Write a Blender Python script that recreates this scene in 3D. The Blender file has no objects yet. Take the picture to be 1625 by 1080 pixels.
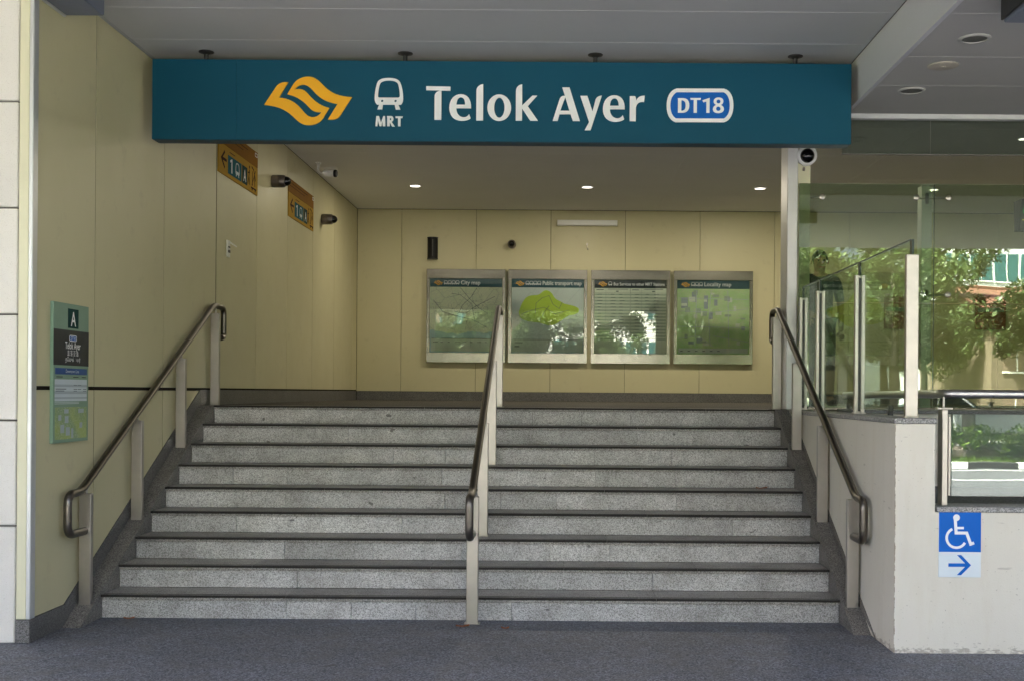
import bpy, bmesh, math, random
from mathutils import Vector, Matrix
from mathutils.geometry import tessellate_polygon
R = math.radians
random.seed(7)

# ------------------------------------------------------------------ camera, sky, sun, exposure
scene = bpy.context.scene
COL = scene.collection
EYE = 1.483
cam_d = bpy.data.cameras.new('camera')
cam = bpy.data.objects.new('camera', cam_d); COL.objects.link(cam)
cam.location = (0, 0, EYE)
cam.rotation_euler = (Matrix.Rotation(R(90), 4, 'X') @ Matrix.Rotation(0.0075, 4, 'Z')).to_euler()
cam_d.sensor_width = 36
cam_d.lens = 36 * 1852 / 1625
cam_d.shift_x = -0.052
cam_d.shift_y = 0.0505
cam_d.clip_start = 0.05
cam_d.clip_end = 600
scene.camera = cam

SUN_DIR = Vector((-0.55, 0.32, 1.05)).normalized()       # towards the sun: high, from the left
world = bpy.data.worlds.new('World'); scene.world = world
world.use_nodes = True
wn = world.node_tree
bg = wn.nodes['Background']
sky = wn.nodes.new('ShaderNodeTexSky')
sky.sky_type = 'NISHITA'; sky.sun_disc = False
sky.sun_elevation = math.asin(SUN_DIR.z)
sky.sun_rotation = math.atan2(SUN_DIR.x, SUN_DIR.y)
sky.air_density = 0.6; sky.dust_density = 10.0; sky.ozone_density = 0.8
wn.links.new(sky.outputs[0], bg.inputs[0])
bg.inputs[1].default_value = 0.13
sun_d = bpy.data.lights.new('sun', 'SUN'); sun_d.energy = 5.0; sun_d.angle = R(0.5); sun_d.color = (1, 0.93, 0.82)
sun = bpy.data.objects.new('sun', sun_d); COL.objects.link(sun)
sun.rotation_euler = SUN_DIR.to_track_quat('Z', 'Y').to_euler()
sun.location = (-10, -10, 30)

vs = scene.view_settings
vs.view_transform = 'Standard'; vs.look = 'None'; vs.gamma = 1.0
vs.exposure = 3.58
cy = scene.cycles
cy.use_denoising = True
cy.max_bounces = 10; cy.diffuse_bounces = 6; cy.glossy_bounces = 5
cy.transmission_bounces = 6; cy.transparent_max_bounces = 16
cy.caustics_reflective = False; cy.caustics_refractive = False
cy.sample_clamp_indirect = 8

# ------------------------------------------------------------------ materials
MATS = {}
def newmat(name):
    m = bpy.data.materials.new(name); m.use_nodes = True
    MATS[name] = m
    nt = m.node_tree
    return m, nt, nt.nodes['Principled BSDF']
def N(nt, t, **kw):
    n = nt.nodes.new(t)
    for k, v in kw.items():
        if k in n.inputs: n.inputs[k].default_value = v
        else: setattr(n, k, v)
    return n
def ramp(nt, fac, stops, interp='LINEAR'):
    r = nt.nodes.new('ShaderNodeValToRGB'); r.color_ramp.interpolation = interp
    el = r.color_ramp.elements
    while len(el) < len(stops): el.new(0.5)
    for e, (p, c) in zip(el, stops):
        e.position = p; e.color = (c[0], c[1], c[2], 1)
    nt.links.new(fac, r.inputs[0])
    return r.outputs[0]
def mixc(nt, fac, a, b, mode='MIX'):
    m = nt.nodes.new('ShaderNodeMix'); m.data_type = 'RGBA'; m.blend_type = mode
    for sock, v in ((m.inputs[0], fac), (m.inputs[6], a), (m.inputs[7], b)):
        if hasattr(v, 'is_output'): nt.links.new(v, sock)
        elif isinstance(v, (int, float)): sock.default_value = v
        else: sock.default_value = (v[0], v[1], v[2], 1)
    return m.outputs[2]
def pos(nt):
    return N(nt, 'ShaderNodeNewGeometry').outputs['Position']
def noise(nt, vec, scale, detail=3, rough=0.55):
    n = N(nt, 'ShaderNodeTexNoise', Scale=scale, Detail=detail, Roughness=rough)
    nt.links.new(vec, n.inputs['Vector']); return n.outputs['Fac']
def bump(nt, b, h, strength, dist=0.01):
    n = N(nt, 'ShaderNodeBump', Strength=strength, Distance=dist)
    nt.links.new(h, n.inputs['Height']); nt.links.new(n.outputs[0], b.inputs['Normal'])
def variation(nt, col, amount):
    """slight tone difference from piece to piece"""
    oi = N(nt, 'ShaderNodeObjectInfo').outputs['Random']
    mr = N(nt, 'ShaderNodeMapRange'); mr.inputs[3].default_value = 1 - amount; mr.inputs[4].default_value = 1 + amount
    nt.links.new(oi, mr.inputs[0])
    hsv = N(nt, 'ShaderNodeHueSaturation'); nt.links.new(col, hsv.inputs['Color']); nt.links.new(mr.outputs[0], hsv.inputs['Value'])
    return hsv.outputs[0]
def plain(name, col, rough=0.5, metal=0.0, var=0.06, scale=6, spec=0.5, bumpy=0.0):
    m, nt, b = newmat(name)
    p = pos(nt)
    f = noise(nt, p, scale, 4)
    c = mixc(nt, f, [x * (1 - var) for x in col], [min(1, x * (1 + var)) for x in col])
    nt.links.new(c, b.inputs['Base Color'])
    rr = N(nt, 'ShaderNodeMapRange'); rr.inputs[3].default_value = max(0.02, rough - 0.06); rr.inputs[4].default_value = min(1, rough + 0.06)
    nt.links.new(noise(nt, p, scale * 2.3, 3), rr.inputs[0]); nt.links.new(rr.outputs[0], b.inputs['Roughness'])
    b.inputs['Metallic'].default_value = metal
    b.inputs['Specular IOR Level'].default_value = spec
    if bumpy: bump(nt, b, noise(nt, p, 180, 2), bumpy, 0.002)
    return m
def granite(name, dark, mid, light, scale=260, rough=0.45, var=0.07, dirt=None, dirtamt=0.25, bumpamt=0.15, marks=False):
    m, nt, b = newmat(name)
    p = pos(nt)
    v = N(nt, 'ShaderNodeTexVoronoi', Scale=scale); nt.links.new(p, v.inputs['Vector'])
    sep = N(nt, 'ShaderNodeSeparateColor'); nt.links.new(v.outputs['Color'], sep.inputs[0])
    c = ramp(nt, sep.outputs[0], [(0.0, dark), (0.22, dark), (0.3, mid), (0.62, mid), (0.75, light), (1.0, light)])
    big = ramp(nt, noise(nt, p, 2.2, 5), [(0.3, (0.82, 0.82, 0.82)), (0.7, (1.08, 1.08, 1.08))])
    c = mixc(nt, 1.0, c, big, 'MULTIPLY')
    if dirt:
        d = ramp(nt, noise(nt, p, 5.5, 6, 0.65), [(0.45, (0, 0, 0)), (0.72, (1, 1, 1))])
        dm = N(nt, 'ShaderNodeMath', operation='MULTIPLY'); dm.inputs[1].default_value = dirtamt; nt.links.new(d, dm.inputs[0])
        c = mixc(nt, dm.outputs[0], c, dirt)
    if marks:
        mp = N(nt, 'ShaderNodeMapping'); mp.inputs['Scale'].default_value = (9, 9, 16); mp.inputs['Rotation'].default_value = (0, 0.6, 0.4)
        nt.links.new(p, mp.inputs[0])
        mk = ramp(nt, noise(nt, mp.outputs[0], 1.0, 2, 0.4), [(0.735, (0, 0, 0)), (0.75, (0.75,) * 3)])
        c = mixc(nt, mk, c, (0.06, 0.055, 0.05))
    c = variation(nt, c, var)
    nt.links.new(c, b.inputs['Base Color'])
    b.inputs['Roughness'].default_value = rough
    bump(nt, b, sep.outputs[1], bumpamt, 0.001)
    return m
def steel(name, col, rough, stretch=(1, 1, 0.03), mottled=0.16):
    m, nt, b = newmat(name)
    p = pos(nt)
    mp = N(nt, 'ShaderNodeMapping'); mp.inputs['Scale'].default_value = [400 * s for s in stretch]
    nt.links.new(p, mp.inputs[0])
    fine = noise(nt, mp.outputs[0], 1.0, 2)
    blot = noise(nt, p, 9, 5)
    c = mixc(nt, blot, [x * (1 - mottled) for x in col], [min(1, x * (1 + mottled)) for x in col])
    nt.links.new(c, b.inputs['Base Color'])
    b.inputs['Metallic'].default_value = 1.0
    ad = N(nt, 'ShaderNodeMath', operation='MULTIPLY_ADD'); ad.inputs[1].default_value = 0.22; ad.inputs[2].default_value = rough - 0.11
    nt.links.new(fine, ad.inputs[0]); nt.links.new(ad.outputs[0], b.inputs['Roughness'])
    bump(nt, b, fine, 0.06, 0.001)
    return m
def glassmat(name, tint, base=0.10, k=1.0):
    m, nt, b = newmat(name)
    nt.nodes.remove(b)
    out = nt.nodes['Material Output']
    tr = N(nt, 'ShaderNodeBsdfTransparent'); tr.inputs[0].default_value = (*tint, 1)
    gl = N(nt, 'ShaderNodeBsdfGlossy'); gl.inputs['Roughness'].default_value = 0.0
    gl.inputs['Color'].default_value = (0.93, 1.0, 0.94, 1)
    fr = N(nt, 'ShaderNodeFresnel', IOR=1.5)
    ma = N(nt, 'ShaderNodeMath', operation='MULTIPLY_ADD'); ma.inputs[1].default_value = k; ma.inputs[2].default_value = base; ma.use_clamp = True
    nt.links.new(fr.outputs[0], ma.inputs[0])
    wob = noise(nt, pos(nt), 2.2, 1)
    bp = N(nt, 'ShaderNodeBump', Strength=0.02, Distance=0.02); nt.links.new(wob, bp.inputs['Height'])
    nt.links.new(bp.outputs[0], gl.inputs['Normal'])
    mx = N(nt, 'ShaderNodeMixShader')
    nt.links.new(ma.outputs[0], mx.inputs[0]); nt.links.new(tr.outputs[0], mx.inputs[1]); nt.links.new(gl.outputs[0], mx.inputs[2])
    nt.links.new(mx.outputs[0], out.inputs[0])
    return m
def emit(name, col, strength):
    m, nt, b = newmat(name)
    b.inputs['Base Color'].default_value = (*col, 1)
    b.inputs['Emission Color'].default_value = (*col, 1)
    b.inputs['Emission Strength'].default_value = strength
    return m

# wall cladding: glossy enamel, cream
m, nt, b = newmat('cream_enamel')
p = pos(nt)
c = mixc(nt, noise(nt, p, 1.6, 5), (0.545, 0.505, 0.312), (0.595, 0.55, 0.348))
mp = N(nt, 'ShaderNodeMapping'); mp.inputs['Scale'].default_value = (2.5, 2.5, 0.6); nt.links.new(p, mp.inputs[0])
c = mixc(nt, 1.0, c, ramp(nt, noise(nt, mp.outputs[0], 1.0, 5, 0.6), [(0.35, (0.985, 0.985, 0.98)), (0.6, (1.0, 1.0, 1.0))]), 'MULTIPLY')
smu = ramp(nt, noise(nt, p, 6.5, 5, 0.62), [(0.60, (0, 0, 0)), (0.80, (0.35,) * 3)])
c = mixc(nt, smu, c, (0.36, 0.32, 0.21))
c = variation(nt, c, 0.03)
nt.links.new(c, b.inputs['Base Color'])
rr = ramp(nt, noise(nt, p, 3.5, 4), [(0.3, (0.38,) * 3), (0.7, (0.48,) * 3)])
nt.links.new(rr, b.inputs['Roughness'])
b.inputs['Specular IOR Level'].default_value = 0.35
bump(nt, b, noise(nt, p, 1.1, 2), 0.10, 0.02)

plain('cream_trim', (0.66, 0.64, 0.46), 0.45)
# painted plaster with pits and splashed dirt
m, nt, b = newmat('plaster')
p = pos(nt)
base = mixc(nt, noise(nt, p, 2.5, 5), (0.655, 0.615, 0.525), (0.74, 0.70, 0.61))
mp = N(nt, 'ShaderNodeMapping'); mp.inputs['Scale'].default_value = (9, 9, 1.6); nt.links.new(p, mp.inputs[0])
base = mixc(nt, 1.0, base, ramp(nt, noise(nt, mp.outputs[0], 1.0, 5, 0.65), [(0.30, (0.965, 0.95, 0.93)), (0.50, (1.0, 1.0, 1.0))]), 'MULTIPLY')
scf = N(nt, 'ShaderNodeMapping'); scf.inputs['Scale'].default_value = (5, 5, 26); scf.inputs['Rotation'].default_value = (0.3, 0.35, 0); nt.links.new(p, scf.inputs[0])
base = mixc(nt, ramp(nt, noise(nt, scf.outputs[0], 1.0, 3, 0.5), [(0.70, (0, 0, 0)), (0.74, (0.45,) * 3)]), base, (0.33, 0.29, 0.24))
pit = ramp(nt, noise(nt, p, 75, 3, 0.7), [(0.27, (0.25, 0.22, 0.18)), (0.33, (1, 1, 1))])
base = mixc(nt, 0.75, base, pit, 'MULTIPLY')
sx = N(nt, 'ShaderNodeSeparateXYZ'); nt.links.new(p, sx.inputs[0])
low = N(nt, 'ShaderNodeMapRange'); low.inputs[1].default_value = 0.0; low.inputs[2].default_value = 0.15; low.inputs[3].default_value = 0.50; low.inputs[4].default_value = 0.0
nt.links.new(sx.outputs[2], low.inputs[0])
th = N(nt, 'ShaderNodeMath', operation='ADD'); nt.links.new(low.outputs[0], th.inputs[0])
mp = N(nt, 'ShaderNodeMapping'); mp.inputs['Scale'].default_value = (22, 22, 48); nt.links.new(p, mp.inputs[0])
nt.links.new(noise(nt, mp.outputs[0], 1, 5, 0.7), th.inputs[1])
chip = ramp(nt, th.outputs[0], [(1.10, (0, 0, 0)), (1.0, (1, 1, 1))])
for e in chip.node.color_ramp.elements: pass
chip.node.color_ramp.elements[0].position = 0.92; chip.node.color_ramp.elements[1].position = 1.0
cm = N(nt, 'ShaderNodeMath', operation='MULTIPLY'); cm.inputs[1].default_value = 0.6; nt.links.new(chip, cm.inputs[0])
base = mixc(nt, cm.outputs[0], base, (0.24, 0.20, 0.155))
e1 = N(nt, 'ShaderNodeMath', operation='ADD'); nt.links.new(sx.outputs[0], e1.inputs[0]); nt.links.new(sx.outputs[1], e1.inputs[1])
e2 = N(nt, 'ShaderNodeMapRange'); e2.inputs[1].default_value = 8.609; e2.inputs[2].default_value = 8.626; e2.inputs[3].default_value = 0.62; e2.inputs[4].default_value = 0.0
nt.links.new(e1.outputs[0], e2.inputs[0])
e3 = N(nt, 'ShaderNodeMath', operation='ADD'); nt.links.new(e2.outputs[0], e3.inputs[0]); nt.links.new(noise(nt, p, 24, 4, 0.65), e3.inputs[1])
worn = ramp(nt, e3.outputs[0], [(0.99, (0, 0, 0)), (1.0, (1, 1, 1))])
base = mixc(nt, worn, base, (0.30, 0.24, 0.17))
nt.links.new(base, b.inputs['Base Color'])
b.inputs['Roughness'].default_value = 0.8
bump(nt, b, noise(nt, p, 130, 4, 0.7), 0.35, 0.003)

granite('granite_riser', (0.25, 0.244, 0.232), (0.445, 0.435, 0.415), (0.63, 0.62, 0.60), 210, 0.5, 0.15, (0.13, 0.11, 0.09), 0.42, marks=True)
granite('granite_tread', (0.15, 0.14, 0.127), (0.33, 0.312, 0.285), (0.49, 0.467, 0.435), 230, 0.5, 0.12, (0.06, 0.05, 0.04), 0.35)
granite('granite_stringer', (0.065, 0.06, 0.054), (0.17, 0.158, 0.142), (0.29, 0.272, 0.25), 230, 0.5, 0.05, (0.08, 0.07, 0.055), 0.3)
granite('granite_skirting', (0.055, 0.052, 0.05), (0.125, 0.12, 0.115), (0.21, 0.205, 0.2), 240, 0.42, 0.06, (0.06, 0.05, 0.04), 0.2)
granite('granite_floor', (0.034, 0.038, 0.048), (0.10, 0.107, 0.128), (0.22, 0.23, 0.265), 130, 0.62, 0.04, (0.13, 0.12, 0.11), 0.55, marks=True)
granite('granite_landing', (0.03, 0.027, 0.023), (0.07, 0.064, 0.055), (0.12, 0.11, 0.098), 200, 0.7, 0.05)
M_ = MATS['granite_landing'].node_tree.nodes['Principled BSDF']; M_.inputs['Specular IOR Level'].default_value = 0.15
granite('granite_cap', (0.12, 0.12, 0.12), (0.30, 0.295, 0.285), (0.50, 0.49, 0.47), 210, 0.5, 0.05, (0.15, 0.13, 0.11), 0.3)
# stone pillar blocks
m, nt, b = newmat('pale_stone')
p = pos(nt)
c = mixc(nt, noise(nt, p, 3, 6, 0.6), (0.62, 0.59, 0.54), (0.74, 0.715, 0.67))
sp = ramp(nt, noise(nt, p, 160, 3, 0.7), [(0.30, (0.78, 0.76, 0.72)), (0.45, (1, 1, 1))])
c = mixc(nt, 0.8, c, sp, 'MULTIPLY')
c = variation(nt, c, 0.04)
nt.links.new(c, b.inputs['Base Color']); b.inputs['Roughness'].default_value = 0.75
bump(nt, b, noise(nt, p, 90, 4), 0.3, 0.004)

steel('brushed_steel', (0.47, 0.44, 0.40), 0.38)
steel('frame_steel', (0.40, 0.375, 0.33), 0.22, (1, 1, 0.05))
plain('rail_steel', (0.155, 0.14, 0.122), 0.33, 1.0, 0.05, 3)
plain('ramp_rail_steel', (0.5, 0.485, 0.475), 0.30, 1.0, 0.08, 5)
plain('satin_white_metal', (0.70, 0.69, 0.69), 0.38, 0.35, 0.05)
plain('aluminium_trim', (0.62, 0.63, 0.63), 0.35, 0.5)
plain('joint_dark', (0.03, 0.025, 0.02), 0.9, spec=0.1)
plain('nosing_dark', (0.032, 0.029, 0.026), 0.7, spec=0.2)
plain('grey_seal', (0.16, 0.15, 0.14), 0.7)
plain('ceiling_paint', (0.47, 0.483, 0.48), 0.75, var=0.05, scale=1.5)
plain('soffit_paint', (0.41, 0.408, 0.395), 0.75, var=0.05, scale=1.5)
plain('inner_ceiling_paint', (0.78, 0.78, 0.77), 0.72, var=0.05, scale=1.5)
plain('fascia_paint', (0.55, 0.56, 0.58), 0.65, var=0.05, scale=1.5)
plain('duct_blue_grey', (0.13, 0.15, 0.20), 0.5)
plain('white_paint', (0.80, 0.80, 0.79), 0.45)
plain('white_plastic', (0.74, 0.74, 0.72), 0.4)
plain('sign_teal', (0.002, 0.068, 0.118), 0.5, var=0.07, scale=3, bumpy=0.06, spec=0.2)
plain('sign_teal_edge', (0.003, 0.040, 0.078), 0.45)
plain('sign_yellow', (0.86, 0.42, 0.004), 0.45, var=0.05)
plain('sign_white', (0.82, 0.83, 0.84), 0.5, var=0.03)
plain('sign_blue', (0.004, 0.11, 0.45), 0.45, var=0.05, spec=0.2)
plain('access_blue', (0.001, 0.12, 0.52), 0.4, var=0.08, scale=9, spec=0.2)
plain('access_white', (0.66, 0.73, 0.77), 0.4)
plain('rod_dark', (0.045, 0.045, 0.043), 0.5, 0.5)
plain('black_plastic', (0.012, 0.012, 0.013), 0.5, spec=0.2)
plain('dark_lens', (0.004, 0.004, 0.005), 0.05)
plain('camera_metal', (0.17, 0.145, 0.13), 0.38, 0.6)
plain('orange_panel', (0.44, 0.26, 0.028), 0.7, var=0.08, scale=4, spec=0.08)
plain('orange_strip', (0.27, 0.12, 0.010), 0.7, var=0.08, scale=4, spec=0.08)
plain('dark_brown_ink', (0.045, 0.015, 0.004), 0.7, spec=0.08)
plain('ink_black', (0.015, 0.016, 0.018), 0.5)
plain('green_panel', (0.20, 0.315, 0.23), 0.5, var=0.05)
plain('dark_green_panel', (0.012, 0.05, 0.045), 0.7, spec=0.08)
plain('charcoal_panel', (0.012, 0.018, 0.028), 0.4)
plain('teal_small', (0.01, 0.105, 0.13), 0.7, spec=0.08)
plain('line_blue', (0.012, 0.075, 0.26), 0.4)
plain('table_pale', (0.55, 0.62, 0.66), 0.45)
plain('table_grey', (0.36, 0.43, 0.47), 0.45)
plain('grille_grey', (0.10, 0.10, 0.09), 0.6)
plain('cover_beige', (0.42, 0.39, 0.33), 0.6)
plain('red_board', (0.20, 0.025, 0.012), 0.5)
plain('leaf_brown', (0.30, 0.095, 0.03), 0.6, var=0.3, scale=60)
emit('lamp_lens', (1.0, 0.93, 0.82), 0.35)
emit('led_green', (0.02, 0.85, 0.12), 0.14)
emit('led_yellow', (0.9, 0.75, 0.05), 0.06)
glassmat('screen_glass', (0.77, 0.83, 0.72), 0.09, 1.25)
glassmat('balustrade_glass', (0.93, 0.965, 0.94), 0.0, 0.22)
glassmat('ramp_glass', (0.55, 0.62, 0.62), 0.085, 1.2)
glassmat('cover_glass', (0.99, 1.0, 0.99), 0.035, 0.9)
glassmat('transom_glass', (0.66, 0.72, 0.68), 0.04, 1.0)
plain('glass_edge', (0.01, 0.03, 0.022), 0.3)

# map print -------------------------------------------------------
def mapmat(name, land, land2, sea, scale, roadcol, seaexpr):
    m, nt, b = newmat(name)
    tc = N(nt, 'ShaderNodeTexCoord').outputs['Object']
    s = N(nt, 'ShaderNodeSeparateXYZ'); nt.links.new(tc, s.inputs[0])
    n1 = noise(nt, tc, 3.2, 5)
    c = mixc(nt, ramp(nt, noise(nt, tc, 5, 3), [(0.4, (0,) * 3), (0.6, (1,) * 3)]), land, land2)
    v = N(nt, 'ShaderNodeTexVoronoi', feature='DISTANCE_TO_EDGE', Scale=scale); nt.links.new(tc, v.inputs['Vector'])
    road = ramp(nt, v.outputs['Distance'], [(0.0, (0.8,) * 3), (0.008, (0.6,) * 3), (0.022, (0,) * 3)])
    c = mixc(nt, road, c, roadcol)
    v2 = N(nt, 'ShaderNodeTexVoronoi', feature='DISTANCE_TO_EDGE', Scale=scale * 3.1); nt.links.new(tc, v2.inputs['Vector'])
    r2 = ramp(nt, v2.outputs['Distance'], [(0.0, (0.5,) * 3), (0.06, (0,) * 3)])
    c = mixc(nt, r2, c, [0.6 * x + 0.3 for x in roadcol])
    if seaexpr is not None:
        h = N(nt, 'ShaderNodeMath', operation='MULTIPLY_ADD'); h.inputs[1].default_value = 0.22; nt.links.new(n1, h.inputs[0]); nt.links.new(s.outputs[2], h.inputs[2])
        t = N(nt, 'ShaderNodeMath', operation='LESS_THAN'); t.inputs[1].default_value = seaexpr; nt.links.new(h.outputs[0], t.inputs[0])
        c = mixc(nt, t.outputs[0], c, sea)
    nt.links.new(c, b.inputs['Base Color']); b.inputs['Roughness'].default_value = 0.45
    return m
mapmat('city_map_print', (0.76, 0.80, 0.58), (0.70, 0.78, 0.55), (0.42, 0.63, 0.70), 5.5, (0.40, 0.46, 0.36), -0.13)
mapmat('locality_map_print', (0.46, 0.72, 0.30), (0.60, 0.78, 0.40), (0.3, 0.4, 0.4), 8.5, (0.60, 0.66, 0.46), None)
mapmat('small_map_print', (0.33, 0.42, 0.12), (0.22, 0.33, 0.17), (0.3, 0.4, 0.4), 16, (0.44, 0.50, 0.26), None)
mapmat('transport_map_print', (0.66, 0.76, 0.72), (0.64, 0.74, 0.71), (0.57, 0.70, 0.71), 2.5, (0.55, 0.65, 0.62), -0.3)
plain('island_green', (0.50, 0.70, 0.05), 0.45, var=0.12, scale=9)
plain('paper_green', (0.72, 0.79, 0.66), 0.5)
plain('stripe_green', (0.40, 0.51, 0.39), 0.5)
plain('header_teal', (0.004, 0.065, 0.085), 0.4)
plain('header_dark', (0.008, 0.018, 0.02), 0.4)
plain('legend_grey', (0.68, 0.76, 0.68), 0.5)
plain('faded_ink', (0.10, 0.15, 0.13), 0.5)

# street ----------------------------------------------------------
m, nt, b = newmat('asphalt')
p = pos(nt)
c = mixc(nt, noise(nt, p, 60, 4, 0.7), (0.05, 0.052, 0.058), (0.10, 0.102, 0.108))
c = mixc(nt, noise(nt, p, 0.7, 4), c, (0.085, 0.09, 0.10))
nt.links.new(c, b.inputs['Base Color']); b.inputs['Roughness'].default_value = 0.85
plain('road_paint', (0.75, 0.75, 0.72), 0.7, var=0.15, scale=12)
plain('kerb_black', (0.03, 0.03, 0.03), 0.7)
plain('kerb_white', (0.78, 0.78, 0.75), 0.7, var=0.1)
plain('concrete_paving', (0.36, 0.35, 0.33), 0.85, var=0.15, scale=3)
plain('soil', (0.10, 0.13, 0.045), 0.9, var=0.3, scale=5)
def leafmat(name, a, bb):
    m, nt, b = newmat(name)
    p = pos(nt)
    c = mixc(nt, ramp(nt, noise(nt, p, 3.5, 3), [(0.3, (0,) * 3), (0.7, (1,) * 3)]), a, bb)
    nt.links.new(c, b.inputs['Base Color']); b.inputs['Roughness'].default_value = 0.45
    out = nt.nodes['Material Output']
    tl = N(nt, 'ShaderNodeBsdfTranslucent'); nt.links.new(c, tl.inputs[0])
    mx = N(nt, 'ShaderNodeMixShader'); mx.inputs[0].default_value = 0.35
    nt.links.new(b.outputs[0], mx.inputs[1]); nt.links.new(tl.outputs[0], mx.inputs[2]); nt.links.new(mx.outputs[0], out.inputs[0])
leafmat('leaf_green', (0.04, 0.08, 0.022), (0.11, 0.155, 0.05))
leafmat('hedge_green', (0.08, 0.16, 0.025), (0.19, 0.28, 0.05))
plain('bark', (0.12, 0.10, 0.08), 0.9, var=0.3, scale=20)
plain('white_render', (0.74, 0.73, 0.71), 0.8)
plain('porch_shade_render', (0.15, 0.12, 0.085), 0.8)  # porch shade of the shophouse put into the wall colour
plain('office_spandrel', (0.62, 0.66, 0.68), 0.6)
plain('window_teal', (0.04, 0.13, 0.14), 0.1)
plain('roof_tile', (0.12, 0.05, 0.03), 0.8, var=0.2, scale=8)
plain('building_brown', (0.20, 0.15, 0.11), 0.8)
plain('car_white', (0.78, 0.79, 0.80), 0.2)
plain('tyre', (0.02, 0.02, 0.02), 0.8)
plain('car_glass', (0.02, 0.03, 0.035), 0.05)
plain('tail_red', (0.5, 0.01, 0.01), 0.3)
plain('headlamp', (0.8, 0.8, 0.8), 0.15)
plain('yellow_plate', (0.75, 0.50, 0.02), 0.5)
plain('skin', (0.42, 0.24, 0.15), 0.5)
plain('hair_black', (0.01, 0.009, 0.008), 0.5)
plain('dark_shirt', (0.02, 0.024, 0.03), 0.8)
plain('dark_trousers', (0.025, 0.027, 0.034), 0.85)
M = MATS

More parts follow.
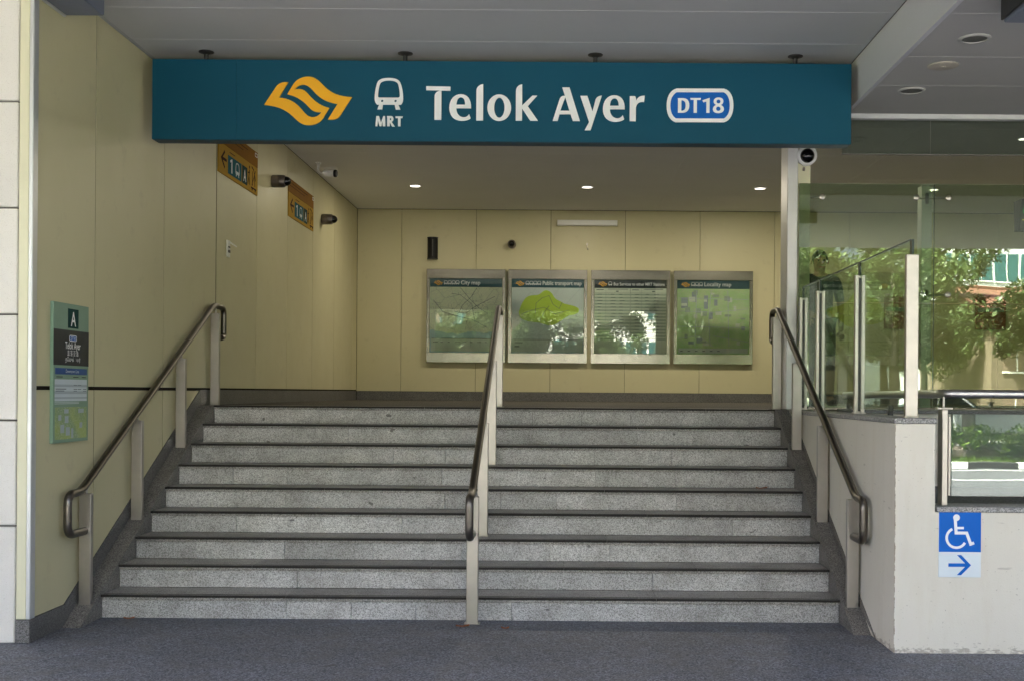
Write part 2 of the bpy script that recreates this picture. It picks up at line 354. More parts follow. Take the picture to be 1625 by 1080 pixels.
# ------------------------------------------------------------------ mesh helpers
class MB:
    def __init__(s): s.v = []; s.f = []
    def add(s, vs, fs):
        o = len(s.v); s.v += [tuple(v) for v in vs]; s.f += [tuple(i + o for i in f) for f in fs]
        return s
    def box(s, x0, x1, y0, y1, z0, z1):
        vs = [(x, y, z) for x in (x0, x1) for y in (y0, y1) for z in (z0, z1)]
        return s.add(vs, [(0, 1, 3, 2), (4, 6, 7, 5), (0, 4, 5, 1), (2, 3, 7, 6), (0, 2, 6, 4), (1, 5, 7, 3)])
    def cbox(s, x0, x1, y0, y1, z0, z1, b=0.003):
        """box with chamfered edges"""
        lo = (x0, y0, z0); hi = (x1, y1, z1)
        idx = {}; vs = []
        for sx in (0, 1):
            for sy in (0, 1):
                for sz in (0, 1):
                    sg = (sx, sy, sz)
                    for ax in range(3):
                        pt = []
                        for k in range(3):
                            e = hi[k] if sg[k] else lo[k]
                            if k != ax: e += -b if sg[k] else b
                            pt.append(e)
                        idx[(sg, ax)] = len(vs); vs.append(tuple(pt))
        fs = []
        for ax in range(3):
            o1, o2 = [(1, 2), (2, 0), (0, 1)][ax]
            for sd in (0, 1):
                q = []
                for a, bb in ((0, 0), (1, 0), (1, 1), (0, 1)):
                    sg = [0, 0, 0]; sg[ax] = sd; sg[o1] = a; sg[o2] = bb
                    q.append(idx[(tuple(sg), ax)])
                fs.append(tuple(q) if sd else tuple(reversed(q)))
        for ax in range(3):
            o1, o2 = [(1, 2), (2, 0), (0, 1)][ax]
            for a in (0, 1):
                for bb in (0, 1):
                    s0 = [0, 0, 0]; s0[o1] = a; s0[o2] = bb; s1 = list(s0); s1[ax] = 1
                    s0 = tuple(s0); s1 = tuple(s1)
                    q = (idx[(s0, o1)], idx[(s1, o1)], idx[(s1, o2)], idx[(s0, o2)])
                    fs.append(q if (a == bb) == False else tuple(reversed(q)))
        for sx in (0, 1):
            for sy in (0, 1):
                for sz in (0, 1):
                    sg = (sx, sy, sz); q = tuple(idx[(sg, a)] for a in range(3))
                    fs.append(q if (sx + sy + sz) % 2 else tuple(reversed(q)))
        return s.add(vs, fs)
    def prism(s, poly, axis, a0, a1):
        """polygon (2-D) extruded along an axis; x: (y,z)  y: (x,z)  z: (x,y)"""
        def P(u, v, a): return {'x': (a, u, v), 'y': (u, a, v), 'z': (u, v, a)}[axis]
        n = len(poly)
        vs = [P(u, v, a0) for u, v in poly] + [P(u, v, a1) for u, v in poly]
        fs = [tuple((i, (i + 1) % n, n + (i + 1) % n, n + i)) for i in range(n)]
        tri = tessellate_polygon([[Vector((u, v, 0)) for u, v in poly]])
        for t in tri:
            fs.append(tuple(t)); fs.append(tuple(n + k for k in reversed(t)))
        return s.add(vs, fs)
    def tube(s, pts, r, seg=12, caps=True):
        pts = [Vector(p) for p in pts]; n = len(pts)
        rs = r if isinstance(r, (list, tuple)) else [r] * n
        t0 = (pts[1] - pts[0]).normalized()
        up = Vector((0, 0, 1)) if abs(t0.z) < 0.9 else Vector((1, 0, 0))
        nrm = t0.cross(up).normalized()
        vs = []
        for i, p in enumerate(pts):
            if i == 0: t = pts[1] - pts[0]
            elif i == n - 1: t = pts[-1] - pts[-2]
            else: t = (pts[i + 1] - p).normalized() + (p - pts[i - 1]).normalized()
            t.normalize()
            nrm = (nrm - t * nrm.dot(t)).normalized()
            bn = t.cross(nrm)
            for k in range(seg):
                a = 2 * math.pi * k / seg
                vs.append(p + (nrm * math.cos(a) + bn * math.sin(a)) * rs[i])
        fs = []
        for i in range(n - 1):
            for k in range(seg):
                k2 = (k + 1) % seg
                fs.append((i * seg + k, i * seg + k2, (i + 1) * seg + k2, (i + 1) * seg + k))
        if caps:
            fs.append(tuple(reversed(range(seg)))); fs.append(tuple((n - 1) * seg + k for k in range(seg)))
        return s.add(vs, fs)
    def lathe(s, c, axis, prof, seg=24):
        """profile of (distance along axis, radius)"""
        A = Vector(axis).normalized()
        up = Vector((0, 0, 1)) if abs(A.z) < 0.9 else Vector((1, 0, 0))
        u = A.cross(up).normalized(); w = A.cross(u); c = Vector(c)
        vs = []
        for d, r in prof:
            for k in range(seg):
                a = 2 * math.pi * k / seg
                vs.append(c + A * d + (u * math.cos(a) + w * math.sin(a)) * max(r, 1e-4))
        fs = []; n = len(prof)
        for i in range(n - 1):
            for k in range(seg):
                k2 = (k + 1) % seg
                fs.append((i * seg + k, i * seg + k2, (i + 1) * seg + k2, (i + 1) * seg + k))
        fs.append(tuple(reversed(range(seg)))); fs.append(tuple((n - 1) * seg + k for k in range(seg)))
        return s.add(vs, fs)
    def mesh(s, name, mat, origin=(0, 0, 0), smooth=False):
        o = Vector(origin)
        me = bpy.data.meshes.new(name)
        me.from_pydata([tuple(Vector(v) - o) for v in s.v], [], s.f)
        me.materials.append(M[mat] if isinstance(mat, str) else mat)
        bm = bmesh.new(); bm.from_mesh(me)
        bmesh.ops.recalc_face_normals(bm, faces=bm.faces)
        if smooth:
            for f in bm.faces: f.smooth = True
            for e in bm.edges:
                if len(e.link_faces) == 2 and e.calc_face_angle(0) > R(38): e.smooth = False
        bm.to_mesh(me); bm.free()
        return me
    def build(s, name, mat, parent=None, smooth=False, origin=None):
        """parent: coordinates stay in world space, the mesh is stored relative to the parent"""
        if parent is not None:
            base = ORIG.get(parent.name, Vector((0, 0, 0)))
            org = Vector(origin) if origin is not None else base
        else:
            base = Vector((0, 0, 0)); org = Vector(origin) if origin is not None else base
        o = bpy.data.objects.new(name, s.mesh(name, mat, org, smooth)); COL.objects.link(o)
        o.location = org - base
        if parent is not None: o.parent = parent
        ORIG[o.name] = org
        return o
ORIG = {}
def tag(o, label=None, cat=None, group=None, kind=None):
    if label: o['label'] = label
    if cat: o['category'] = cat
    if group: o['group'] = group
    if kind: o['kind'] = kind
    return o
def thing(name, label, cat, loc, group=None, kind=None):
    o = bpy.data.objects.new(name, None); COL.objects.link(o)
    o.location = loc; o.empty_display_size = 0.1
    ORIG[o.name] = Vector(loc)
    return tag(o, label, cat, group, kind)
def copy_tree(o, parent=None):
    c = o.copy(); COL.objects.link(c)
    if parent is not None: c.parent = parent
    ORIG[c.name] = Vector(c.location)
    for ch in list(o.children): copy_tree(ch, c)
    return c
def fillet(pts, rad, n=6):
    pts = [Vector(p) for p in pts]; out = [pts[0]]
    for i in range(1, len(pts) - 1):
        a = (pts[i - 1] - pts[i]); b = (pts[i + 1] - pts[i])
        d = min(rad, a.length * 0.49, b.length * 0.49)
        p0 = pts[i] + a.normalized() * d; p1 = pts[i] + b.normalized() * d
        for k in range(n + 1):
            t = k / n
            out.append(p0 * (1 - t) ** 2 + pts[i] * 2 * t * (1 - t) + p1 * t ** 2)
    out.append(pts[-1]); return out

# 2-D lettering and pictograms -------------------------------------
def path(d, n=8):
    for ch_ in 'MLCZ': d = d.replace(ch_, ' ' + ch_ + ' ')
    tk = d.split(); pts = []; i = 0; cmd = 'M'
    while i < len(tk):
        if tk[i] in ('M', 'L', 'C', 'Z'): cmd = tk[i]; i += 1; continue
        if cmd in 'ML': pts.append((float(tk[i]), float(tk[i + 1]))); i += 2
        else:
            x0, y0 = pts[-1]; x1, y1, x2, y2, x3, y3 = map(float, tk[i:i + 6]); i += 6
            for k in range(1, n + 1):
                t = k / n; u = 1 - t
                pts.append((u**3 * x0 + 3 * u * u * t * x1 + 3 * u * t * t * x2 + t**3 * x3, u**3 * y0 + 3 * u * u * t * y1 + 3 * u * t * t * y2 + t**3 * y3))
    return pts
def ell(cx, cy, rx, ry, n=28):
    return [(cx + rx * math.cos(2 * math.pi * k / n), cy + ry * math.sin(2 * math.pi * k / n)) for k in range(n)]
def stroke(pts, w):
    """thick polyline outline"""
    L = []; Rr = []
    P = [Vector(p) for p in pts]
    for i, p in enumerate(P):
        if i == 0: t = P[1] - P[0]; k = 1
        elif i == len(P) - 1: t = P[-1] - P[-2]; k = 1
        else:
            a = (P[i] - P[i - 1]).normalized(); b2 = (P[i + 1] - P[i]).normalized(); t = a + b2
            k = 1 / max(0.4, t.normalized().dot(a))
        t = t.normalized(); nn = Vector((-t.y, t.x)) * (w / 2 * k)
        L.append(tuple(p + nn)); Rr.append(tuple(p - nn))
    return L + Rr[::-1]
def flat(mb, contours, place, th):
    """contours = [outer, hole, ...]; place(u, v, t) -> world point, t from the face outwards"""
    allp = [q for c in contours for q in c]
    tri = tessellate_polygon([[Vector((u, v, 0)) for u, v in c] for c in contours])
    n = len(allp)
    vs = [place(u, v, 0) for u, v in allp] + [place(u, v, th) for u, v in allp]
    fs = [tuple(n + k for k in t) for t in tri]
    o = 0
    for c in contours:
        m_ = len(c)
        for i in range(m_):
            j = (i + 1) % m_
            fs.append((o + i, o + j, n + o + j, n + o + i))
        o += m_
    mb.add(vs, fs); return mb
def text_mesh(mb, body, size, place, th=0.0008, align='LEFT', bold=0.0, spacing=1.0, sx=1.0):
    cu = bpy.data.curves.new('tmp', 'FONT'); cu.body = body; cu.size = size; cu.align_x = align
    cu.offset = bold; cu.resolution_u = 3; cu.space_character = spacing
    ob = bpy.data.objects.new('tmp', cu); COL.objects.link(ob)
    dg = bpy.context.evaluated_depsgraph_get()
    me = ob.evaluated_get(dg).to_mesh()
    vs = [place(v.co.x * sx, v.co.y, th) for v in me.vertices]
    fs = [tuple(p.vertices) for p in me.polygons]
    ob.evaluated_get(dg).to_mesh_clear()
    bpy.data.objects.remove(ob); bpy.data.curves.remove(cu)
    mb.add(vs, fs); return mb

TRAIN = [path('M1195 362 C1175 345 1169 320 1170 290 C1172 230 1185 160 1200 130 C1215 100 1260 88 1315 88 C1370 88 1415 100 1430 130 C1448 165 1461 230 1462 290 C1463 325 1457 345 1440 362'),
         path('M1203 270 C1205 230 1212 175 1225 145 C1237 123 1270 114 1315 114 C1360 114 1395 123 1407 145 C1420 175 1428 230 1429 270 C1429 284 1422 291 1410 291 L1222 291 C1210 291 1203 284 1203 270'),
         ell(1247, 324, 13, 13, 14), ell(1385, 324, 13, 13, 14)]
TRAIN_FEET = [[(1218, 361), (1256, 361), (1248, 413), (1198, 413)], [(1376, 361), (1414, 361), (1436, 413), (1388, 413)]]
EMBLEM = path('M278 136 L185 295 C300 305 360 345 420 415 C460 465 490 495 535 495 C580 495 605 470 625 440 C570 452 530 435 490 390 C430 325 370 280 270 260 L330 160 C365 105 420 78 485 78 C560 78 600 125 655 180 C725 248 800 280 935 288 L815 480 C790 515 750 525 690 518 L790 358 C690 345 620 310 560 250 C510 195 480 160 435 160 C395 160 365 180 345 212 C400 200 440 205 480 250 C540 320 600 375 703 400 L640 505 C605 555 555 578 495 578 C420 578 375 535 320 480 C245 410 160 380 32 370 L150 190 C175 150 215 130 277 136')
E1 = path('M352 253 L246 253 C247 290 268 318 300 318 C318 318 332 308 338 294 L349 324 C336 337 310 343 282 343 C228 343 196 304 196 250 C196 194 228 153 278 153 C326 153 354 190 352 252')
E2 = path('M247 228 L309 228 C309 195 298 174 278 174 C260 174 248 194 247 227')
def shift(c, du, dv=0): return [(u + du, v + dv) for u, v in c]
NAME_GLYPHS = {
 'T': [[[(30, 96), (203, 99), (203, 128), (30, 125)]], [path('M139 127 L139 336 L90 336 L90 172 C90 145 108 130 138 127')]],
 'e': [[E1, E2]],
 'l': [[path('M438 80 L438 340 L389 340 L389 130 C389 103 408 84 437 80')]],
 'o': [[ell(553, 248, 85, 95, 40), ell(554, 248, 37, 72, 36)]],
 'k': [[path('M717 80 L717 232 L790 161 L824 161 L757 236 L830 340 L776 340 L717 252 L717 340 L672 340 L672 130 C672 103 690 84 716 80')]],
 'A': [[path('M1003 101 L1055 101 L1131 341 L1081 341 L1064 293 L985 293 L972 341 L936 341 L985 185 C992 166 1008 158 1024 163'), [(990, 268), (1056, 268), (1025, 170)]]],
 'y': [[path('M1133 161 L1183 161 L1221 272 L1243 185 C1250 170 1265 160 1287 159 L1208 407 L1166 407 L1197 348')]],
 'e_second': [[shift(E1, 1099, 3), shift(E2, 1099, 3)]],
 'r': [[path('M1487 162 L1520 162 C1527 162 1532 172 1533 195 C1542 170 1560 158 1594 158 L1590 203 C1558 200 1538 206 1531 245 L1531 341 L1487 341')]],
}

# ================================================================== SETTING
# forecourt floor: large granite slabs
fl = tag(MB().box(-14, 14, -3.0, 10.4, -0.30, -0.022).build('forecourt_floor', 'joint_dark'), 'dark blue grey granite forecourt floor at the foot of the stairs', None, None, 'structure')
xs = [-13.9, -11.03, -8.17, -6.31, -3.45, 2.27, 5.13, 7.99, 10.85, 13.9]
ys = [-2.98, -0.6, 1.8, 4.2, 7.86]
for i in range(len(xs) - 1):
    for j in range(len(ys) - 1):
        MB().box(xs[i] + .0015, xs[i + 1] - .0015, ys[j] + .0015, ys[j + 1] - .0015, -0.022, 0).build('floor_slab', 'granite_floor', fl)
# landing
ld = tag(MB().box(-3.12, 6.9, 9.99, 17.5, 0.9, 1.344).build('landing_floor', 'granite_landing'), 'dark granite landing at the top of the stairs', None, None, 'structure')
MB().box(2.13, 6.9, 8.8, 9.99, 0.9, 1.344).build('landing_side', 'granite_landing', ld)
lx = [-3.12, -1.9, -0.7, 0.5, 1.7, 2.9, 4.1, 5.3, 6.9]
for i in range(8):
    yy = 10.3
    while yy < 17.35:
        MB().box(lx[i] + .001, lx[i + 1] - .001, yy + .001, min(yy + 1.2, 17.39) - .001, 1.344, 1.35).build('landing_slab', 'granite_landing', ld)
        yy += 1.2
# canopy ceilings
SZ = 3.96; IZ = 4.19; FZ = 3.64
cc = tag(MB().box(-14, 2.13, 2.8, 9.05, SZ + .03, SZ + .3).build('canopy_ceiling', 'grey_seal'), 'grey panelled canopy ceiling in front of the sign', None, None, 'structure')
y = 2.8; 
cy_edges = [2.8, 3.44, 4.13, 4.82, 5.51, 6.20, 6.89, 7.58, 8.27, 9.05]
cx_edges = [-14, -11, -8.2, -5.6, -3.1, 2.128]
for i in range(len(cx_edges) - 1):
    for j in range(len(cy_edges) - 1):
        MB().cbox(cx_edges[i] + .0015, cx_edges[i + 1] - .0015, cy_edges[j] + .0015, cy_edges[j + 1] - .0015, SZ, SZ + .028, .003).build('ceiling_panel', 'ceiling_paint', cc)
so = tag(MB().box(2.16, 14, 2.8, 8.98, FZ + .03, SZ + .3).build('side_soffit', 'grey_seal'), 'lower grey soffit over the ramp', None, None, 'structure')
MB().box(2.13, 2.16, 2.8, 9.05, FZ - .004, SZ - .002).build('fascia_board', 'fascia_paint', so)
sy_e = [2.8, 3.75, 4.7, 5.65, 6.6, 7.45, 8.15, 8.98]
sx_e = [2.162, 5.2, 8.4, 14]
for i in range(3):
    for j in range(len(sy_e) - 1):
        MB().cbox(sx_e[i] + .0015, sx_e[i + 1] - .0015, sy_e[j] + .0015, sy_e[j + 1] - .0015, FZ, FZ + .028, .003).build('ceiling_panel', 'soffit_paint', so)
MB().cbox(2.165, 14, 8.985, 9.05, FZ - .035, FZ + .3, .004).build('edge_trim', 'fascia_paint', so)
ic = tag(MB().box(-3.3, 7.2, 9.05, 17.6, IZ + .03, IZ + .2).build('concourse_ceiling', 'grey_seal'), 'taupe ceiling of the concourse behind the sign', None, None, 'structure')
ex = [-3.12, -0.9, 1.35, 3.6, 6.9]; ey = [9.06, 10.4, 11.9, 13.3, 14.7, 16.1, 17.39]
for i in range(4):
    for j in range(6):
        MB().cbox(ex[i] + .001, ex[i + 1] - .001, ey[j] + .001, ey[j + 1] - .001, IZ, IZ + .028, .002).build('ceiling_panel', 'inner_ceiling_paint', ic)
# unseen upper mass above the canopy, added to block sun and sky
ub = thing('station_building', 'unseen upper mass of the station added above the canopy to block the sky', 'building', (0, 12, 4.3))
MB().box(-14, 14, 2.8, 24, 4.40, 5.6).build('wall', 'office_spandrel', ub)
MB().box(-14, 14, 2.5, 2.798, 3.93, 4.6).build('canopy_edge', 'aluminium_trim', ub)
MB().box(-14, -3.42, 9.05, 9.3, 0, 4.39).build('side_wall', 'pale_stone', ub)
MB().box(7.15, 14, 9.06, 9.3, 0, 4.39).build('side_wall', 'cream_trim', ub)
MB().box(7.0, 7.15, 9.06, 17.6, 0, 4.39).build('end_wall', 'cream_trim', ub)

# ================================================================== STAIRS
st = thing('staircase', 'wide grey speckled granite staircase with dark nosings', 'stairs', (-0.6, 8.7, 0))
SX0, SX1 = -3.0, 1.79
for i in range(9):
    z = 1.35 - 0.15 * i; yn = 9.96 - 0.30 * i
    depth = 0.32 if i else 0.34
    # risers, in slabs
    x = SX0; cuts = [x]
    while True:
        x += random.choice([0.42, 0.62, 0.9, 1.2, 1.2])
        if x > SX1 - 0.3: break
        cuts.append(x)
    cuts.append(SX1)
    for a, b2 in zip(cuts, cuts[1:]):
        MB().cbox(a + .0012, b2 - .0012, yn + .022 + random.uniform(0, .0012), yn + .06, z - 0.15 + (0.0 if i == 8 else .001), z - .031, .0012).build('riser_slab', 'granite_riser', st)
    x = SX0; cuts = [x]
    while True:
        x += random.choice([0.9, 1.2, 1.2])
        if x > SX1 - 0.3: break
        cuts.append(x)
    cuts.append(SX1)
    for a, b2 in zip(cuts, cuts[1:]):
        t_ = MB().cbox(a + .001, b2 - .001, yn + .006, yn + depth, z - .030, z + random.uniform(-.0006, 0), .002).build('tread_slab', 'granite_tread', st)
        n_ = MB()
        n_.cbox(a + .001, b2 - .001, yn - .004, yn + .0055, z - .013, z + .002, .002)
        n_.box(a + .001, b2 - .001, yn + .03, yn + .036, z - .001, z + .0006)
        n_.box(a + .001, b2 - .001, yn + .05, yn + .056, z - .001, z + .0006)
        n_.build('nosing_strip', 'nosing_dark', t_)
    MB().box(SX0, SX1, yn + .061, yn + .40, max(0, z - 0.15), z - .0305).build('stair_core', 'grey_seal', st)
for xa, xb in ((-3.12, -3.001), (1.791, 1.90)):
    yt = 7.24 if xa < 0 else 7.20
    MB().prism([(yt, 0), (yt + 2.69, 1.349), (10.3, 1.349), (10.3, 0)], 'x', xa, xb).build('stringer', 'granite_stringer', st)

# ================================================================== LEFT WALL
WX = -3.12
lw = thing('panelled_wall', 'long cream panelled wall on the left of the stairs', 'wall', (WX, 12, 0))
MB().box(-3.40, WX - .028, 6.86, 17.7, 0, 4.6).build('backing', 'joint_dark', lw)
J = [6.86, 7.73, 9.05, 10.40, 11.75, 13.05, 14.35, 15.70, 17.0, 17.42]
def skirt(yv):
    if yv < 7.28: return 0.135
    return min(1.483, 0.135 + (yv - 7.28) * 0.503)
for a, b2 in zip(J, J[1:]):
    g0 = 0.006 if abs(a - 10.40) > .01 else 0.012
    g1 = 0.006 if abs(b2 - 10.40) > .01 else 0.012
    top = SZ - .004 if b2 <= 9.06 else IZ - .004
    MB().box(WX - .03, WX, a + g0, b2 - g1, 1.499, top).build('wall_panel', 'cream_enamel', lw)
    if b2 < 17.1: MB().box(WX - .029, WX - .003, b2 - (g1 - .001), b2 + (g1 - .001), 1.499 if b2 > 9.9 else max(skirt(b2) + .01, .15), top - .002).build('joint_seal', 'joint_dark', lw)
    if a < 9.9:
        e = min(b2 - g1, 9.94)
        pts = [(a + g0, 1.475), (a + g0, skirt(a + g0) + .004)]
        if a < 7.28 < e: pts.append((7.28, .139))
        pts += [(e, min(1.474, skirt(e) + .004)), (e, 1.475)]
        MB().prism(pts, 'x', WX - .03, WX - .0005).build('wall_panel', 'cream_enamel', lw)
# granite skirting following the flight
MB().prism([(6.86, 0), (7.7, 0), (7.7, skirt(7.7)), (7.28, .135), (6.86, .135)], 'x', WX - .027, WX + .006).build('skirting', 'granite_skirting', lw)
for a, b2 in ((7.702, 8.6), (8.602, 9.5), (9.502, 9.958)):
    MB().prism([(a, max(0, (a - 7.24) * .5 - .1)), (b2, (b2 - 7.24) * .5 - .1), (b2, skirt(b2)), (a, skirt(a))], 'x', WX - .027, WX + .006).build('skirting', 'granite_skirting', lw)
for a, b2 in ((9.96, 11.0), (11.002, 12.2), (12.202, 13.4), (13.402, 14.6), (14.602, 15.8), (15.802, 17.37)):
    MB().box(WX - .027, WX + .006, a, b2, 1.351, 1.483).build('skirting', 'granite_skirting', lw)
# end return: cream strip with an aluminium corner
MB().cbox(-3.192, -3.134, 6.80, 6.86, .137, SZ - .01, .003).build('end_panel', 'cream_trim', lw)
MB().cbox(-3.133, -3.108, 6.795, 6.862, .137, SZ - .01, .004).build('corner_trim', 'aluminium_trim', lw)
MB().cbox(-3.192, -3.108, 6.79, 6.862, 0, .135, .003).build('skirting', 'granite_skirting', lw)

# stone pillar
pl = thing('stone_pillar', 'pale stone block pillar at the left edge', 'pillar', (-3.8, 6.9, 0))
MB().box(-4.6, -3.20, 6.83, 9.04, 0, SZ - .002).build('core', 'grey_seal', pl)
zz = [0.0, .68, 1.295, 1.91, 2.53, 3.15, SZ - .004]
for a, b2 in zip(zz, zz[1:]):
    for xa, xb in ((-3.9, -3.197), (-4.6, -3.903)):
        MB().cbox(xa, xb, 6.795, 6.83, a + (.006 if a else 0), b2 - .004, .006).build('stone_block', 'pale_stone', pl)

# ================================================================== BACK WALL
BY = 17.40
bw = thing('panelled_wall', 'cream panelled back wall behind the four map boards', 'wall', (1.9, BY, 1.35))
MB().box(-3.3, 7.0, BY + .028, BY + .25, .9, 4.6).build('backing', 'joint_dark', bw)
bx = [-3.12 + .004] + [-1.343 + 1.112 * k for k in range(-1, 8)] + [6.99]
for a, b2 in zip(bx, bx[1:]):
    MB().cbox(a + .0028, b2 - .0028, BY, BY + .03, 1.484, IZ - .004, .002).build('wall_panel', 'cream_enamel', bw)
for k in range(6):
    a = -3.11 + k * 1.68
    MB().box(a, a + 1.678, BY - .006, BY + .027, 1.351, 1.482).build('skirting', 'granite_skirting', bw)

# ================================================================== RIGHT PARAPET, RAMP
pp = thing('parapet_wall', 'pale plaster parapet right of the stairs with granite coping', 'wall', (2.0, 8.3, 0))
MB().prism([(1.90, 0), (9.5, 0), (9.5, .811), (2.13, .811), (2.13, 1.318), (1.90, 1.318)], 'y', 6.71, 6.95).build('front_wall', 'plaster', pp)
MB().box(1.8995, 2.13, 6.9505, 9.98, 0, 1.318).build('side_wall', 'plaster', pp)
for a, b2 in ((6.70, 7.9), (7.902, 9.1), (9.102, 10.0)):
    MB().cbox(1.893, 2.137, a, b2, 1.319, 1.35, .004).build('coping_stone', 'granite_cap', pp)
for a, b2 in ((7.09, 8.0), (8.002, 9.0), (9.002, 9.76)):
    MB().prism([(a, max(0, (a - 7.20) * .5 - .1)), (b2, (b2 - 7.20) * .5 - .1), (b2, (b2 - 7.09) * .5), (a, (a - 7.09) * .5 + .001)], 'x', 1.894, 1.902).build('skirting', 'granite_stringer', pp)
for k in range(6):
    a = 2.14 + k * 1.2
    MB().cbox(a, a + 1.198, 6.70, 6.96, .812, .842, .004).build('coping_stone', 'granite_cap', pp)
rp = tag(MB().box(2.132, 9.5, 6.952, 8.79, 0.3, .80).build('ramp_floor', 'granite_floor'), 'dark granite ramp floor behind the low wall', None, None, 'structure')
rb = thing('ramp_back_wall', 'plain cream wall at the back of the ramp below the landing', 'wall', (4.5, 8.8, .8))
MB().box(2.14, 6.9, 8.765, 8.799, .801, 1.343).build('wall_body', 'plaster', rb)
MB().cbox(2.14, 6.9, 8.74, 9.2, 1.344, 1.372, .003).build('coping_stone', 'granite_skirting', rb)

# ================================================================== HANDRAILS
def handrail(X, label, base1, bases, toe, group='stair handrails'):
    t = thing('handrail', label, 'handrail', (X, 8.8, 0), group)
    PY = [7.47, 8.36, 9.30, 10.20]
    zt = lambda yv: 0.815 + (yv - 7.47) * 0.5
    for yv, zb in zip(PY, bases):
        po = MB().cbox(X - .0375, X + .0375, yv - .022, yv + .022, zb, zt(yv) - (.03 if yv > 10 else 0), .003).build('post', 'brushed_steel', t)
        if X > -1 and X < 1: MB().cbox(X - .05, X + .05, yv - .035, yv + .035, zb + .0005, zb + .007, .002).build('base_plate', 'brushed_steel', po)
        MB().tube([(X, yv, zt(yv) - .04), (X, yv, zt(yv) + .058)], .008, 10).build('stem', 'brushed_steel', po, True)
    zr = lambda yv: zt(yv) + .062
    pts = [(X, 7.45, .578), (X, 7.19, .578), (X, 7.19, zr(7.38)), (X, 7.38, zr(7.38)), (X, 10.14, zr(10.14)), (X, 10.44, zr(10.14)), (X, 10.44, zr(10.14) - .26), (X, 10.36, zr(10.14) - .27)]
    MB().tube(fillet(pts, .075, 7), .0255, 18).build('rail', 'rail_steel', t, True)
    MB().lathe((X, 7.447, .578), (0, 1, 0), [(-.006, .034), (0.0, .034)], 16).build('flange', 'brushed_steel', t, True)
sz = lambda yv: (yv - 7.24) * .5
handrail(-3.06, 'steel handrail beside the cream wall left of the stairs', 0, [sz(7.44), sz(8.33), sz(9.27), 1.35], 0)
handrail(-0.585, 'steel handrail standing in the middle of the stairs', 0, [0, .45, .9, 1.35], 0)
handrail(1.845, 'steel handrail beside the plaster parapet right of the stairs', 0, [sz(7.46), sz(8.35), sz(9.29), 1.35], 0)

# ================================================================== STATION SIGN
SGY = 8.50
sg = thing('station_sign', 'long teal station sign with yellow emblem hung under the ceiling', 'sign', (-0.48, 8.57, 3.308))
SL, SR, SB, ST = -3.025, 2.068, 3.302, 3.885
for a, b2 in ((SL, -2.411), (-2.4100, SR)):
    MB().cbox(a, b2, SGY, SGY + .14, SB, ST, .0012).build('face_panel', 'sign_teal', sg)
MB().box(SL + .012, SR - .012, SGY + .008, SGY + .134, SB - .004, SB - .0005).build('bottom_plate', 'sign_teal_edge', sg)
K = 1852 / SGY
def sgn(x0, y0, s, slope):
    """print coordinates on the sign face, in the artwork's own units, to the face"""
    def f(u, v, t):
        px = x0 + u / s; py = y0 + (v - slope * u) / s
        return ((px - 900.6) / K, SGY - .0005 - t, EYE + (621 - py) / K)
    return f
pl1 = sgn(670, 117, 4.514, 0.0035)
for ch, groups in NAME_GLYPHS.items():
    mb = MB()
    for g in groups: flat(mb, g, pl1, .012)
    o = mb.build('letter', 'sign_white', sg)
    o['label'] = 'white letter %s of the station name' % ch[0]
pl2 = sgn(415, 113, 6.5, 0.004)
mb = MB(); flat(mb, [EMBLEM], pl2, .012); mb.build('emblem', 'sign_yellow', sg)
mb = MB(); flat(mb, TRAIN, pl2, .012)
for q in TRAIN_FEET: flat(mb, [q], pl2, .012)
mb.build('train_pictogram', 'sign_white', sg)
MRT = [[path('M1180 585 L1188 480 L1215 480 L1237 548 L1260 480 L1277 480 L1281 585 L1255 585 L1251 522 L1240 585 L1222 585 L1204 522 L1199 585')],
       [path('M1298 480 L1340 480 C1372 480 1372 530 1345 537 L1380 588 L1350 588 L1327 542 L1327 585 L1301 585 L1301 500'), path('M1327 500 L1336 500 C1346 500 1346 522 1334 524 L1327 524')],
       [[(1386, 482), (1460, 482), (1455, 500), (1438, 500), (1438, 585), (1412, 585), (1412, 500), (1386, 500)]]]
for g in MRT:
    mb = MB(); flat(mb, g, pl2, .010); mb.build('letter', 'sign_white', sg)
pl3 = sgn(1050, 127.5, 5.417, 0.004)
OUT = path('M130 63 L535 63 C600 80 616 150 616 208 C616 265 600 335 535 352 L120 352 C60 335 43 265 43 208 C43 150 60 80 129 63')
INN = path('M130 95 L535 95 C575 120 585 165 585 208 C585 250 575 295 535 320 L122 320 C85 295 75 250 75 208 C75 165 85 120 129 95')
bd = MB(); flat(bd, [OUT, INN], pl3, .012); bd = bd.build('badge_rim', 'sign_white', sg)
mb = MB(); flat(mb, [INN], pl3, .006); mb.build('badge_face', 'sign_blue', sg)
DT = [[path('M138 145 L185 145 C220 145 238 170 238 207 C238 248 215 271 180 271 L140 271 L140 162'), path('M170 163 C195 163 206 180 206 208 C206 237 195 253 170 253')],
      [[(245, 143), (337, 143), (333, 160), (303, 160), (303, 271), (275, 271), (275, 160), (249, 160)]],
      [[(412, 142), (412, 271), (384, 271), (384, 174), (358, 181), (350, 163)]],
      [path('M488 138 C520 138 532 155 530 175 C528 190 518 198 508 203 C525 210 535 222 535 238 C535 260 515 273 487 273 C458 273 439 260 440 238 C440 222 450 210 468 202 C455 195 446 187 446 172 C447 152 462 138 487 138'), ell(488, 173, 17, 17, 16), ell(487, 235, 19, 19, 16)]]
for g in DT:
    mb = MB(); flat(mb, g, lambda u, v, t: tuple(Vector(pl3(u, v, t)) + Vector((0, -.006, 0))), .003); mb.build('letter', 'sign_white', sg)
